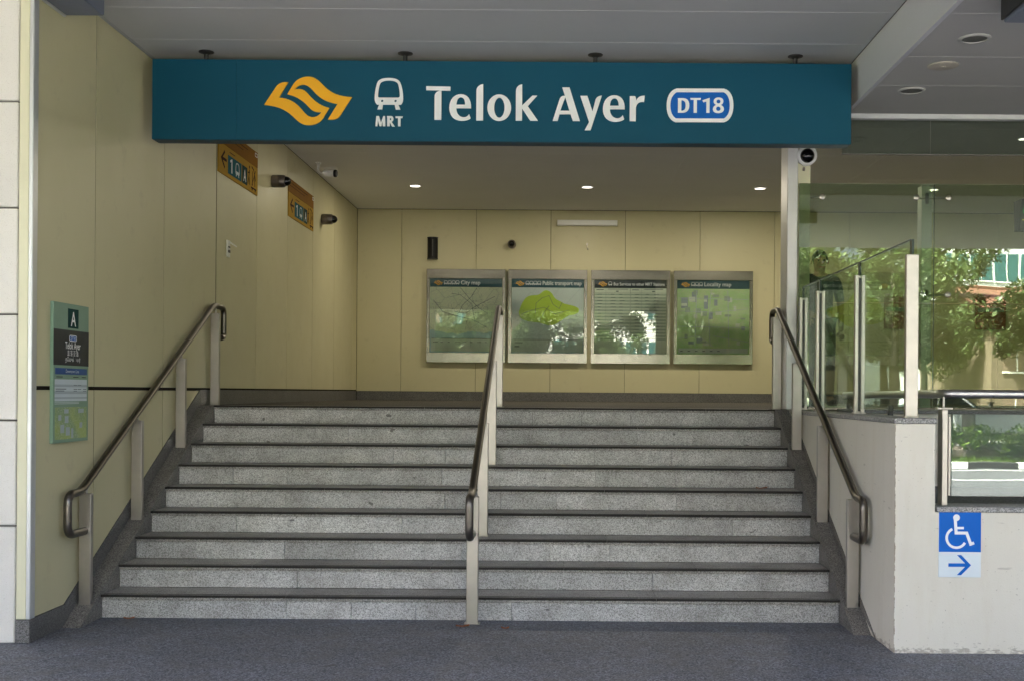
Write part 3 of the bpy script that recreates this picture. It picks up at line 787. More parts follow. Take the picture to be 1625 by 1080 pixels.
for X in (-2.654, -1.193, .203, 1.671):
    r_ = MB().tube([(X, SGY + .07, ST - .002), (X, SGY + .07, SZ - .006)], .016, 14).build('hanger_rod', 'rod_dark', sg, True)
    MB().lathe((X, SGY + .07, SZ - .0005), (0, 0, -1), [(0, .055), (.006, .055), (.012, .03), (.02, .018)], 24).build('ceiling_rose', 'rod_dark', r_, True)

# ================================================================== WALL SIGNS
# entrance information board on the left wall
ib = thing('information_board', 'tall narrow green information board with letter A on left wall', 'sign', (WX, 7.32, 1.15))
IY0, IY1, IZ0, IZ1 = 7.06, 7.58, 1.15, 2.01
MB().cbox(WX + .0005, WX + .022, IY0, IY1, IZ0, IZ1, .002).build('board', 'green_panel', ib)
def ibp(u, v, t):   # u 0..1 left to right, v 0..1 downwards
    return (WX + .0222 + t, IY0 + u * (IY1 - IY0), IZ1 - v * (IZ1 - IZ0))
def rect(u0, v0, u1, v1): return [(u0, v0), (u1, v0), (u1, v1), (u0, v1)]
def ibflat(name, mat, conts, th=.0006, par=ib):
    mb = MB()
    for c in conts: flat(mb, [c] if isinstance(c[0], tuple) else c, ibp, th)
    return mb.build(name, mat, par)
def ibtext(body, size, u, v, mat, bold=0.0, sx=1.0):
    mb = MB(); W_ = IY1 - IY0; H_ = IZ1 - IZ0
    text_mesh(mb, body, size, lambda a, b_, t: ibp(u + a / W_, v - b_ / H_, t), .0016, 'CENTER', bold, sx=sx)
    return mb.build('lettering', mat, ib)
ibflat('letter_panel', 'dark_green_panel', [rect(.39, .035, .69, .175)])
ibtext('A', .125, .54, .158, 'sign_white', .002, .85)
ibflat('name_panel', 'charcoal_panel', [rect(0.0, .19, 1, .445)])
ibflat('badge_rim', 'sign_white', [[ [(.45, .225), (.62, .225), (.64, .235), (.64, .26), (.62, .27), (.45, .27), (.43, .26), (.43, .235)], [(.455, .23), (.615, .23), (.63, .238), (.63, .258), (.615, .265), (.455, .265), (.44, .258), (.44, .238)] ]], .001)
ibflat('badge_face', 'sign_blue', [rect(.445, .231, .625, .264)], .0007)
ibtext('DT18', .030, .535, .259, 'sign_white')
ibtext('Telok Ayer', .062, .53, .325, 'sign_white', .0008, .8)
ibtext('直 落 亚 逸', .038, .53, .372, 'sign_white', 0, .9)
ibtext('தெலுக் ஆயர்', .034, .53, .415, 'sign_white', 0, .9)
ibflat('line_panel', 'line_blue', [rect(.05, .465, .95, .51)])
ibtext('Downtown Line', .030, .52, .497, 'table_pale')
ibflat('table', 'table_pale', [rect(.04, .545, .95, .70)])
ibflat('table_row', 'table_grey', [rect(.04, .582, .95, .60), rect(.04, .63, .95, .65), rect(.04, .672, .95, .685)], .0009)
ibflat('table_print', 'ink_black', [rect(.08, .525, .25, .531), rect(.55, .525, .70, .531), rect(.8, .525, .92, .531), rect(.06, .612, .35, .617), rect(.06, .626, .30, .630), rect(.56, .585, .66, .588), rect(.68, .585, .78, .588), rect(.56, .614, .66, .618), rect(.68, .614, .78, .618), rect(.84, .614, .93, .618), rect(.56, .628, .66, .631), rect(.84, .628, .93, .631)], .0012)
ibflat('note_strip', 'table_pale', [rect(.04, .708, .72, .712), rect(.04, .718, .72, .722), rect(.04, .70, .95, .702)], .0009)
o_ = MB(); flat(o_, [rect(.05, .745, .95, .975)], ibp, .0007); o_.build('street_map', 'small_map_print', ib, origin=(WX, 7.32, 1.3))
for rc_ in [rect(.30, .76, .42, .79), rect(.32, .81, .42, .86), rect(.20, .87, .30, .93), rect(.35, .89, .46, .95), rect(.70, .76, .86, .79), rect(.74, .86, .82, .90), rect(.14, .80, .22, .84), rect(.50, .90, .56, .97)]: ibflat('map_block', 'table_grey', [rc_], .001)

# orange direction signs
def direction_sign(y0, y1, label):
    z0, z1 = 3.43, 3.86
    t = thing('direction_sign', label, 'sign', (WX, (y0 + y1) / 2, z0), 'orange direction signs on the left wall')
    MB().cbox(WX + .0005, WX + .010, y0, y1, z0, z0 + .275, .001).build('panel', 'orange_panel', t)
    MB().cbox(WX + .0005, WX + .010, y0, y1, z0 + .278, z1, .001).build('panel', 'orange_strip', t)
    W_ = y1 - y0
    def pf(u, v, tt): return (WX + .0102 + tt, y0 + u, z1 - v)     # metres from the top left
    def fl_(name, mat, cs, th=.0008):
        mb = MB()
        for c in cs: flat(mb, [c] if isinstance(c[0], tuple) else c, pf, th)
        return mb.build(name, mat, t)
    yb = z1 - z0
    fl_('arrow', 'dark_brown_ink', [stroke([(.19, .215), (.09, .29), (.19, .365)], .024), stroke([(.10, .29), (.25, .29)], .026)])
    fl_('number_panel', 'teal_small', [rect(.29, .225, .74, .395)])
    fl_('numeral', 'table_pale', [[(.40, .375), (.40, .272), (.365, .283), (.36, .263), (.41, .245), (.43, .245), (.43, .375)]], .0016)
    mb = MB()
    q = lambda u, v, tt: pf(.60 + (u - 1316) * .00045, .31 + (v - 250) * .00040, tt + .0008)
    flat(mb, TRAIN, q, .0008)
    for g in TRAIN_FEET: flat(mb, [g], q, .0008)
    mb.build('train_pictogram', 'table_pale', t)
    fl_('letter_panel', 'dark_green_panel', [rect(.76, .225, .94, .395)])
    mb = MB(); text_mesh(mb, 'A', .16, lambda a, b_, tt: pf(.85 + a, .37 - b_, tt), .0016, 'CENTER', .002, sx=.8); mb.build('lettering', 'sign_white', t)
    fl_('lift_pictogram', 'dark_brown_ink', [stroke([(1.02, .225), (1.0, .29), (.965, .37)], .018), stroke([(1.0, .29), (1.035, .37)], .018), stroke([(.965, .26), (1.03, .25)], .014), ell(1.02, .20, .016, .016, 12),
        stroke([(1.10, .18), (1.17, .20), (1.22, .255), (1.24, .30)], .016), stroke([(1.11, .36), (1.24, .20)], .012), stroke([(1.08, .385), (1.27, .385)], .016), stroke([(1.13, .22), (1.13, .36)], .014), stroke([(1.20, .26), (1.22, .36)], .014), ell(1.12, .40, .014, .014, 10), ell(1.23, .40, .014, .014, 10)])
    fl_('fine_print', 'dark_brown_ink', [rect(.34, .19, .52, .197), rect(.06, .04, .95, .046), rect(.06, .075, .80, .080)], .0008)
    fl_('badge', 'sign_white', [[rect(1.22, .015, 1.31, .055), rect(1.232, .023, 1.298, .047)]], .0008)
direction_sign(10.415, 11.742, 'orange direction sign with arrow, nearer one just below the big sign')
direction_sign(13.056, 14.344, 'orange direction sign farther in, between the two wall cameras')

# wall mounted dome cameras (left wall)
def wall_camera(c, axis, label, mat='camera_metal', s=1.0):
    t = thing('security_camera', label, 'camera', c, 'dome security cameras')
    MB().lathe(c, axis, [(0, .058 * s), (.012 * s, .062 * s), (.075 * s, .062 * s), (.08 * s, .058 * s), (.082 * s, .062 * s), (.118 * s, .060 * s), (.13 * s, .05 * s)], 28).build('housing', mat, t, True)
    pr = [(.128 * s, .047 * s), (.145 * s, .046 * s), (.16 * s, .040 * s), (.172 * s, .030 * s), (.18 * s, .018 * s), (.184 * s, .004 * s)]
    MB().lathe(c, axis, pr, 24).build('dome', 'dark_lens', t, True)
    return t
wall_camera((WX + .001, 12.36, 3.69), (1, 0, 0), 'brown metal dome camera on left wall between the orange signs', 'camera_metal', 1.08)
wall_camera((WX + .001, 14.88, 3.66), (1, 0, 0), 'brown metal dome camera beyond the second orange sign', 'camera_metal', 1.08)
wall_camera((-0.81, BY - .001, 3.67), (0, -1, 0), 'round dome camera on back wall above the map boards', 'camera_metal', 1.0)

bc = thing('bullet_camera', 'white bullet camera on a bent stem under the inner ceiling', 'camera', (-2.96, 13.9, IZ))
MB().tube(fillet([(-2.965, 13.9, IZ - .001), (-2.965, 13.9, 4.07), (-2.85, 13.88, 4.055)], .05, 6), .014, 12).build('stem', 'white_plastic', bc, True)
MB().lathe((-2.965, 13.9, IZ - .0005), (0, 0, -1), [(0, .035), (.01, .035), (.015, .02)], 18).build('ceiling_plate', 'white_plastic', bc, True)
MB().lathe((-2.90, 13.89, 4.065), (1, -.12, -.05), [(0, .03), (.008, .042), (.12, .045), (.135, .045)], 20).build('housing', 'white_plastic', bc, True)
MB().lathe((-2.766, 13.874, 4.058), (1, -.12, -.05), [(0, .044), (.018, .046), (.032, .04)], 20).build('lens_hood', 'black_plastic', bc, True)
MB().prism([(-2.93, 4.112), (-2.74, 4.122), (-2.74, 4.126), (-2.93, 4.116)], 'y', 13.84, 13.93).build('sun_shield', 'white_plastic', bc)

cp = thing('wall_switch', 'small white switch plate with projecting flag on left wall', 'switch', (WX, 10.74, 2.70))
MB().cbox(WX + .0005, WX + .014, 10.70, 10.79, 2.70, 2.855, .003).build('plate', 'white_plastic', cp)
MB().cbox(WX + .014, WX + .022, 10.72, 10.77, 2.74, 2.765, .002).build('button', 'rod_dark', cp)
MB().cbox(WX + .014, WX + .02, 10.72, 10.77, 2.785, 2.80, .002).build('button', 'rod_dark', cp)
MB().prism([(WX + .013, 2.852), (WX + .085, 2.80), (WX + .085, 2.79), (WX + .013, 2.835)], 'y', 10.74, 10.752).build('flag', 'white_plastic', cp)

# ================================================================== MAP BOARDS
def logo_at(mb, cx, cz, w, yv):
    s = w / 903
    flat(mb, [EMBLEM], lambda u, v, t: (cx + (u - 483) * s, yv - t, cz - (v - 328) * s), .0015)
def icon_at(mb, cx, cz, h, yv):
    s = h / 325
    q = lambda u, v, t: (cx + (u - 1316) * s, yv - t, cz - (v - 250) * s)
    flat(mb, TRAIN, q, .0015)
    for g in TRAIN_FEET: flat(mb, [g], q, .0015)
def map_board(x0, title, printmat, label, header, nic):
    w, z0, z1 = 1.175, 1.915, 3.295
    x1 = x0 + w
    t = thing('map_board', label, 'map board', (x0 + w / 2, BY, z0), 'map boards on the back wall')
    F0 = BY - .075
    px0, px1, pz0, pz1 = x0 + .05, x1 - .05, z0 + .145, z1 - .14
    fr = MB()
    fr.cbox(x0, x1, F0, BY - .001, pz1, z1, .004); fr.cbox(x0, x1, F0, BY - .001, z0, pz0, .004)
    fr.cbox(x0, px0, F0, BY - .001, pz0 + .0002, pz1 - .0002, .004); fr.cbox(px1, x1, F0, BY - .001, pz0 + .0002, pz1 - .0002, .004)
    fr.build('frame', 'frame_steel', t)
    PYY = F0 + .018
    po = MB().box(px0 + .001, px1 - .001, PYY, PYY + .01, pz0 + .001, pz1 - .001).build('poster', printmat, t, origin=((px0 + px1) / 2, PYY, (pz0 + pz1) / 2))
    hz = pz1 - .125
    MB().box(px0 + .002, px1 - .002, PYY - .002, PYY - .0003, hz, pz1 - .002).build('header', header, po)
    mb = MB(); logo_at(mb, px0 + .125, hz + .06, .135, PYY - .002); mb.build('emblem', 'sign_yellow', po)
    mb = MB()
    for k in range(nic): icon_at(mb, px0 + .235 + k * .058, hz + .065, .062, PYY - .002)
    mb.build('train_pictogram', 'sign_white', po)
    mb = MB()
    tx = px0 + .225 + nic * .058
    size = .084 if len(title) < 24 else .064
    text_mesh(mb, title, size, lambda a, b_, tt: (tx + a, PYY - .002 - tt, hz + .038 + b_), .001, 'LEFT', .0012, sx=.95 if len(title) < 14 else .82)
    mb.build('lettering', 'sign_white', po)
    MB().cbox(px0 + .001, px1 - .001, F0 + .004, F0 + .010, pz0 + .001, pz1 - .001, .001).build('glass_cover', 'cover_glass', t)
    return t, po, px0, px1, pz0, pz1, hz, PYY
def pr_(po, name, mat, rects, yv):
    mb = MB()
    for a, b_, c_, d_ in rects: mb.box(a, c_, yv - .0012, yv - .0003, min(b_, d_), max(b_, d_))
    return mb.build(name, mat, po)
# 1 city map
t, po, a0, a1, b0, b1, hz, PYY = map_board(-2.072, 'City map', 'city_map_print', 'leftmost map board, headed City map, pale green with blue sea', 'header_teal', 4)
pr_(po, 'legend', 'legend_grey', [(a0 + .02, b0 + .02, a1 - .02, b0 + .21)], PYY)
pr_(po, 'legend_print', 'faded_ink', [(a0 + .03, b0 + .205, a1 - .03, b0 + .213)] + [(a0 + .05 + k * .11, b0 + .15, a0 + .05 + k * .11 + random.uniform(.03, .08), b0 + .158) for k in range(9)] + [(a0 + .05 + k * .14, b0 + .08, a0 + .052 + k * .14, b0 + .19) for k in range(4, 7)], PYY - .001)
mb = MB()
def line_on(pts, wd=.005):
    flat(mb, [stroke(pts, wd)], lambda u, v, tt: (a0 + u * (a1 - a0), PYY - .0004 - tt, b0 + v * (hz - b0)), .0008)
for pts in ([(.05, .8), (.18, .62), (.4, .55), (.6, .5), (.8, .38)], [(.42, .99), (.55, .82), (.68, .68), (.8, .6)], [(.65, .99), (.57, .85), (.45, .72), (.4, .6)], [(.35, .62), (.5, .6), (.62, .7), (.9, .86)], [(.3, .9), (.42, .88), (.58, .74), (.62, .5)]):
    line_on(pts, .006)
mb.build('transit_lines', 'faded_ink', po)
rn = random.Random(9)
fine = []
for k in range(150):
    u = min(.95, max(.03, rn.gauss(.58, .22))); v = min(.95, max(.3, rn.gauss(.62, .16)))
    x_ = a0 + u * (a1 - a0); z_ = b0 + v * (hz - b0); L_ = rn.uniform(.01, .05)
    fine.append((x_, z_, min(a1 - .01, x_ + L_), z_ + .003) if k % 2 else (x_, z_, x_ + .003, min(hz - .01, z_ + L_)))
pr_(po, 'map_print', 'faded_ink', fine, PYY - .0003)['kind'] = 'stuff'
# 2 public transport map
t, po, a0, a1, b0, b1, hz, PYY = map_board(-.858, 'Public transport map', 'transport_map_print', 'map board headed Public transport map with a bright green island', 'header_teal', 4)
isl = path('M0.10 0.62 C0.13 0.74 0.17 0.84 0.24 0.87 C0.33 0.90 0.36 0.86 0.42 0.93 C0.47 0.99 0.55 0.95 0.58 0.87 C0.62 0.80 0.68 0.80 0.72 0.76 C0.78 0.74 0.9 0.73 0.93 0.68 C0.95 0.62 0.88 0.58 0.80 0.58 C0.74 0.55 0.66 0.46 0.58 0.43 C0.5 0.40 0.44 0.46 0.36 0.47 C0.24 0.47 0.10 0.50 0.10 0.61')
mb = MB(); flat(mb, [isl], lambda u, v, tt: (a0 + u * (a1 - a0), PYY - .0004 - tt, b0 + v * (hz - b0)), .0008); mb.build('island_print', 'island_green', po)
mb = MB()
for pts in ([(.33, .6), (.34, .76), (.42, .84), (.52, .88), (.57, .75), (.66, .68), (.7, .78)], [(.15, .6), (.3, .66), (.45, .7), (.6, .6), (.8, .66)], [(.4, .5), (.45, .62), (.52, .72)]):
    flat(mb, [stroke(pts, .006)], lambda u, v, tt: (a0 + u * (a1 - a0), PYY - .0013 - tt, b0 + v * (hz - b0)), .0006)
mb.build('transit_lines', 'faded_ink', po)
pr_(po, 'legend', 'legend_grey', [(a0 + .02, b0 + .02, a1 - .02, b0 + .20)], PYY)
pr_(po, 'legend_print', 'faded_ink', [(a0 + .03, b0 + .198, a1 - .03, b0 + .205), (a0 + .05, b0 + .15, a0 + .17, b0 + .16), (a0 + .05, b0 + .09, a0 + .12, b0 + .105), (a0 + .55, b0 + .05, a0 + .553, b0 + .19), (a0 + .63, b0 + .05, a0 + .633, b0 + .19)], PYY - .001)
# 3 bus services
t, po, a0, a1, b0, b1, hz, PYY = map_board(.372, 'Bus Services to other MRT Stations', 'paper_green', 'map board headed Bus Services with striped timetable rows', 'header_dark', 1)
rows = []
for k in range(15):
    zt_ = hz - .085 - k * .047
    rows.append((a0 + .004, zt_ - .022, a0 + .53, zt_)) if k < 16 else None
    if k < 15: rows.append((a0 + .54, zt_ - .022, a1 - .004, zt_))
pr_(po, 'timetable_row', 'stripe_green', rows, PYY)
pr_(po, 'column_rule', 'faded_ink', [(a0 + .533, b0 + .02, a0 + .537, hz), (a0 + .17, hz - .5, a0 + .172, hz), (a0 + .70, hz - .5, a0 + .702, hz), (a0 + .004, hz - .072, a1 - .004, hz - .069)], PYY - .001)
pr_(po, 'timetable_print', 'faded_ink', [(a0 + .03 + c_ + random.uniform(0, .02), hz - .095 - k * .047, a0 + .08 + c_ + random.uniform(0, .04), hz - .088 - k * .047) for k in range(14) for c_ in (0, .2, .33, .56, .72, .85)] + [(a0 + .03, hz - .03, a0 + .14, hz - .02), (a0 + .2, hz - .02, a0 + .5, hz - .012), (a0 + .32, hz - .055, a0 + .36, hz - .04), (a0 + .56, hz - .03, a0 + .66, hz - .02), (a0 + .74, hz - .02, a0 + 1.02, hz - .012), (a0 + .86, hz - .055, a0 + .9, hz - .04)], PYY - .0012)
# 4 locality map
t, po, a0, a1, b0, b1, hz, PYY = map_board(1.602, 'Locality map', 'locality_map_print', 'rightmost map board, headed Locality map, printed mostly green', 'header_teal', 3)
pr_(po, 'street_block', 'table_grey', [(a0 + .06, hz - .29, a0 + .16, hz - .13), (a0 + .22, hz - .2, a0 + .28, hz - .05), (a0 + .40, hz - .3, a0 + .46, hz - .1), (a0 + .55, hz - .25, a0 + .6, hz - .16), (a0 + .48, hz - .45, a0 + .53, hz - .34)], PYY)
pr_(po, 'legend', 'legend_grey', [(a0 + .02, b0 + .02, a1 - .02, b0 + .09)], PYY)
pr_(po, 'legend_print', 'faded_ink', [(a0 + .05 + k * .11, b0 + .045, a0 + .09 + k * .11, b0 + .055) for k in range(6)], PYY - .001)

rn = random.Random(3)
W4 = a1 - a0; H4 = hz - b0 - .10
for k in range(26):
    u, v, w_, h_ = rn.uniform(.02, .9), rn.uniform(.02, .9), rn.uniform(.03, .09), rn.uniform(.03, .09)
    pr_(po, 'street_block', rn.choice(['table_grey', 'stripe_green', 'paper_green']), [(a0 + u * W4, b0 + .1 + v * H4, a0 + min(.98, u + w_) * W4, b0 + .1 + min(.98, v + h_) * H4)], PYY - .0003 - k * .00002)
mb = MB()
for pts in ([(.02, .36), (.98, .34)], [(.02, .62), (.5, .6), (.98, .66)], [(.02, .84), (.98, .82)], [(.25, .02), (.27, .98)], [(.46, .02), (.44, .5), (.47, .98)], [(.72, .02), (.70, .98)], [(.5, .2), (.98, .1)], [(.02, .15), (.3, .2), (.5, .02)]):
    flat(mb, [stroke(pts, .008)], lambda u, v, tt: (a0 + u * W4, PYY - .0018 - tt, b0 + .1 + v * H4), .0004)
mb.build('street_lines', 'table_pale', po)
# other fittings on the back wall
sp_ = thing('wall_speaker', 'black upright wall speaker left above the maps', 'speaker', (-1.99, BY, 3.44))
prof = [(-1.99 + .075 * math.cos(a), BY - .03 - .075 * math.sin(a)) for a in [math.pi * k / 16 for k in range(17)]]
MB().prism([(-1.915, BY - .002)] + prof + [(-2.065, BY - .002)], 'z', 3.45, 3.755).build('housing', 'black_plastic', sp_, True)
for zc in (3.44, 3.755):
    MB().prism([(-1.91, BY - .002)] + [(-1.99 + .08 * math.cos(a), BY - .03 - .08 * math.sin(a)) for a in [math.pi * k / 16 for k in range(17)]] + [(-2.07, BY - .002)], 'z', zc, zc + .012).build('end_cap', 'rod_dark', sp_)
MB().cbox(-1.985, -1.975, BY - .109, BY - .103, 3.48, 3.73, .001).build('badge', 'grille_grey', sp_)
lt = thing('batten_light', 'white batten light fitting high on the back wall', 'light fitting', (.31, BY, 3.95))
MB().cbox(-.13, .75, BY - .09, BY - .001, 3.955, 4.035, .006).build('housing', 'white_paint', lt)
MB().cbox(-.12, .74, BY - .094, BY - .0905, 3.962, 4.028, .002).build('diffuser', 'white_plastic', lt)
for xe in (-.136, .7505):
    MB().cbox(xe, xe + .006, BY - .092, BY - .001, 3.953, 4.037, .001).build('end_cap', 'white_plastic', lt)
hk = thing('wall_hook', 'tiny metal hook on back wall below the batten light', 'hook', (.31, BY, 3.60))
MB().tube(fillet([(.31, BY, 3.68), (.31, BY - .02, 3.67), (.31, BY - .02, 3.61), (.325, BY - .03, 3.60), (.325, BY - .03, 3.63)], .012, 4), .004, 8).build('hook_wire', 'brushed_steel', hk, True)
MB().cbox(.30, .32, BY - .004, BY - .0005, 3.665, 3.70, .001).build('plate', 'brushed_steel', hk)

# red boards seen behind the glass screen
for xa, xb, lab in ((4.74, 5.20, 'dark red notice board on back wall, nearer the glass joint'), (6.10, 6.55, 'dark red notice board on back wall at far right')):
    t = thing('notice_board', lab, 'notice board', ((xa + xb) / 2, BY, 2.46), 'red notice boards')
    MB().cbox(xa, xb, BY - .03, BY - .001, 2.46, 2.98, .003).build('panel', 'red_board', t)
    MB().cbox(xa + .03, xb - .03, BY - .034, BY - .031, 2.72, 2.78, .001).build('print_strip', 'faded_ink', t)

# ================================================================== COLUMN, GLASS SCREEN
cl = thing('steel_column', 'slim white column at the top of the stairs beside the glass', 'column', (2.0, 10.15, 1.35))
MB().cbox(1.895, 1.985, 10.02, 10.32, 1.351, IZ - .002, .005).build('shaft', 'satin_white_metal', cl)
MB().cbox(1.987, 2.10, 10.06, 10.32, 1.351, IZ - .002, .004).build('side_cladding', 'cream_trim', cl)
dc = thing('security_camera', 'white dome camera at the head of the white column', 'camera', (2.06, 10.06, 3.52), 'dome security cameras')
MB().lathe((2.06, 10.059, 3.53), (0, -1, -.12), [(0, .085), (.02, .088), (.05, .085), (.06, .07)], 28).build('housing', 'white_plastic', dc, True)
MB().lathe((2.06, 10.005, 3.522), (0, -1, -.12), [(0, .062), (.02, .058), (.038, .045), (.05, .025), (.054, .004)], 24).build('dome', 'dark_lens', dc, True)
MB().cbox(2.03, 2.05, 10.04, 10.058, 3.40, 3.43, .002).build('cable_gland', 'camera_metal', dc)

GY = 10.0
gs = thing('glass_screen', 'tall frameless green tinted glass screen right of the column', 'glass screen', (4.4, GY, 1.35))
gx = [1.992, 3.150, 4.31, 5.47, 6.63]
for a, b2 in zip(gx, gx[1:]):
    for za, zb in ((1.375, 2.262), (2.268, 3.285)):
        MB().cbox(a + .003, b2 - .003, GY, GY + .013, za, zb, .001).build('glass_pane', 'screen_glass', gs)
for x in gx[1:]:
    MB().cbox(x - .09, x + .0, GY + .06, GY + .18, 1.351, 3.285, .004).build('mullion', 'satin_white_metal', gs)
    MB().box(x - .0028, x + .0028, GY + .001, GY + .012, 1.375, 3.285).build('seal', 'glass_edge', gs)
for x in gx[1:]:
    for sx_ in (-1, 1):
        for zf in (3.17, 2.34):
            fx = x + sx_ * .11 - (.045 if sx_ < 0 else -.01)
            a_ = MB(); a_.tube([(x - .045, GY + .05, zf), (fx, GY + .04, zf)], .007, 8).tube([(fx, GY + .045, zf), (fx, GY + .014, zf)], .009, 8)
            a_.cbox(x - .06, x - .035, GY + .03, GY + .06, zf - .045, zf + .045, .002)
            arm = a_.build('spider_arm', 'brushed_steel', gs, True)
            MB().lathe((fx, GY + .0, zf), (0, -1, 0), [(0, .024), (.008, .026), (.014, .018)], 18).build('bolt_cap', 'brushed_steel', arm, True)
fx = 2.19
for zf in (3.17,):
    a_ = MB(); a_.tube([(2.10, GY + .06, zf), (fx, GY + .04, zf)], .007, 8).tube([(fx, GY + .045, zf), (fx, GY + .014, zf)], .009, 8)
    arm = a_.build('spider_arm', 'brushed_steel', gs, True)
    MB().lathe((fx, GY, zf), (0, -1, 0), [(0, .024), (.008, .026), (.014, .018)], 18).build('bolt_cap', 'brushed_steel', arm, True)
MB().cbox(1.992, 6.9, GY - .02, GY + .03, 1.351, 1.374, .002).build('base_channel', 'frame_steel', gs)

tg = thing('glass_transom', 'smoky glass band hanging below the edge of the soffit', 'glass panel', (4.5, 9.1, 3.36))
for a, b2 in ((2.14, 2.822), (2.828, 4.0), (4.006, 5.2), (5.206, 6.9)):
    MB().cbox(a, b2, 9.075, 9.087, 3.352, IZ - .5 + .05, .001).build('glass_pane', 'transom_glass', tg)
MB().cbox(2.14, 6.9, 9.07, 9.092, 3.345, 3.3515, .001).build('edge_strip', 'grey_seal', tg)

# ================================================================== GLASS BALUSTRADE ON THE PARAPET
gb = thing('glass_balustrade', 'low glass balustrade with steel posts on the parapet coping', 'balustrade', (2.02, 8.4, 1.35))
BXX = 2.02
py = [6.82, 8.03, 9.27, 9.93]
for i, yv in enumerate(py):
    wdt = .036 if i == 0 else .034
    if i == 0:
        p_ = MB().cbox(BXX - wdt, BXX + wdt, yv - .02, yv + .02, 1.351, 2.30, .003).build('post', 'brushed_steel', gb)
    else:
        mb = MB(); mb.cbox(BXX - wdt, BXX - .010, yv - .02, yv + .02, 1.351, 2.30, .002); mb.cbox(BXX + .010, BXX + wdt, yv - .02, yv + .02, 1.351, 2.30, .002)
        mb.cbox(BXX - wdt + .001, BXX + wdt - .001, yv + .001, yv + .018, 1.352, 2.298, .002)
        p_ = mb.build('post', 'brushed_steel', gb)
        MB().box(BXX - .0085, BXX + .0085, yv - .014, yv, 1.37, 2.28).build('slot_gasket', 'rod_dark', p_)
    MB().cbox(BXX - .044, BXX + .044, yv - .028, yv + .028, 1.3505, 1.362, .002).build('foot_plate', 'brushed_steel', p_)
for a, b2 in zip(py, py[1:]):
    MB().cbox(BXX - .006, BXX + .006, a + .023, b2 - .023, 1.385, 2.385, .001).build('glass_pane', 'balustrade_glass', gb)
    MB().box(BXX - .006, BXX + .006, a + .023, b2 - .023, 2.3855, 2.393).build('glass_edge', 'glass_edge', gb)
for yv in py:
    MB().cbox(BXX - .0065, BXX + .0065, yv - .02, yv + .02, 2.3005, 2.388, .001).build('clamp', 'glass_edge', gb)

# ramp rail on the low wall
rr_ = thing('ramp_railing', 'round steel railing with dark glass along the low wall', 'railing', (4.5, 6.82, .842))
pts = [(9.4, 6.84, 1.492), (2.23, 6.84, 1.492), (2.23, 9.3, 1.478)]
MB().tube(fillet(pts, .12, 8), .026, 18).build('rail', 'ramp_rail_steel', rr_, True)
for x in (2.215, 3.5, 4.8, 6.1):
    p_ = MB().cbox(x - .017, x + .017, 6.80, 6.88, .843, 1.40, .003).build('post', 'brushed_steel', rr_)
    MB().tube([(x + .003, 6.84, 1.40), (x + .003, 6.84, 1.475)], .007, 8).build('stem', 'brushed_steel', p_, True)
    MB().cbox(x - .04, x + .05, 6.815, 6.865, 1.401, 1.412, .002).build('saddle', 'brushed_steel', p_)
    MB().cbox(x + .02, x + .034, 6.80, 6.86, .90, 1.36, .002).build('glass_clamp', 'brushed_steel', p_)
for a, b2 in ((2.262, 3.47), (3.545, 4.77), (4.845, 6.07)):
    MB().cbox(a, b2, 6.824, 6.836, .895, 1.375, .001).build('glass_pane', 'ramp_glass', rr_)
for yv in (8.0, 9.2):
    MB().cbox(2.215, 2.245, yv - .02, yv + .02, .80, 1.41, .002).build('post', 'rod_dark', rr_)

# wheelchair sign
ws = thing('wheelchair_sign', 'blue and white wheelchair sign with right arrow on low wall', 'sign', (2.27, 6.71, .44))
wz1 = .822; wx0 = 2.152; SC = .243 / 594
wp = lambda u, v, t: (wx0 + (u - 88) * SC, 6.7105 - .0062 - t, wz1 - (v - 92) * SC)
MB().cbox(wx0, wx0 + .243, 6.7045, 6.7105, wz1 - .383, wz1, .001).build('plate', 'access_white', ws)
mb = MB(); flat(mb, [[(90, 95), (680, 95), (680, 672), (90, 672)]], wp, .0006); mb.build('blue_field', 'access_blue', ws)
mb = MB()
wq = lambda u, v, t: tuple(Vector(wp(u, v, t)) + Vector((0, -.0007, 0)))
flat(mb, [ell(334, 190, 47, 47, 24)], wq, .0011)
flat(mb, [stroke([(316, 200), (330, 405), (478, 405), (536, 560), (584, 543)], 42)], wq, .0008)
flat(mb, [stroke([(342, 335), (438, 335)], 34)], wq, .0010)
arc = [(335 + 137 * math.cos(a), 475 + 137 * math.sin(a)) for a in [R(245 - k * 7.2) for k in range(31)]]
flat(mb, [stroke(arc, 36)], wq, .0008)
mb.build('wheelchair_pictogram', 'sign_white', ws)
mb = MB(); flat(mb, [path('M225 832 L460 832 L345 715 L405 715 L543 857 L405 997 L345 997 L460 880 L225 880')], wp, .0008); mb.build('arrow', 'access_blue', ws)

# ================================================================== CEILING FITTINGS
def downlight(c, r, lit, label, power=0):
    t = thing('downlight', label, 'downlight', c, 'recessed downlights')
    MB().lathe(c, (0, 0, -1), [(-.004, r * .78), (-.004, r), (.004, r), (.008, r * .94), (.008, r * .80), (-.004, r * .78)], 32).build('trim_ring', 'white_plastic' if lit else 'soffit_paint', t, True)
    MB().lathe((c[0], c[1], c[2]), (0, 0, -1), [(-.002, r * .77), (.002, r * .77)], 28).build('lens', 'lamp_lens' if lit else 'grille_grey', t, True)
    if power:
        ld_ = bpy.data.lights.new('downlight_lamp', 'AREA'); ld_.shape = 'DISK'; ld_.size = r * 1.5; ld_.energy = power; ld_.color = (1.0, .90, .70)
        lo = bpy.data.objects.new('downlight_lamp', ld_); COL.objects.link(lo); lo.parent = t; lo.location = (0, 0, -.012)
PW = 2.6
lab = {0: 'left', 1: 'middle', 2: 'right', 3: 'far right'}
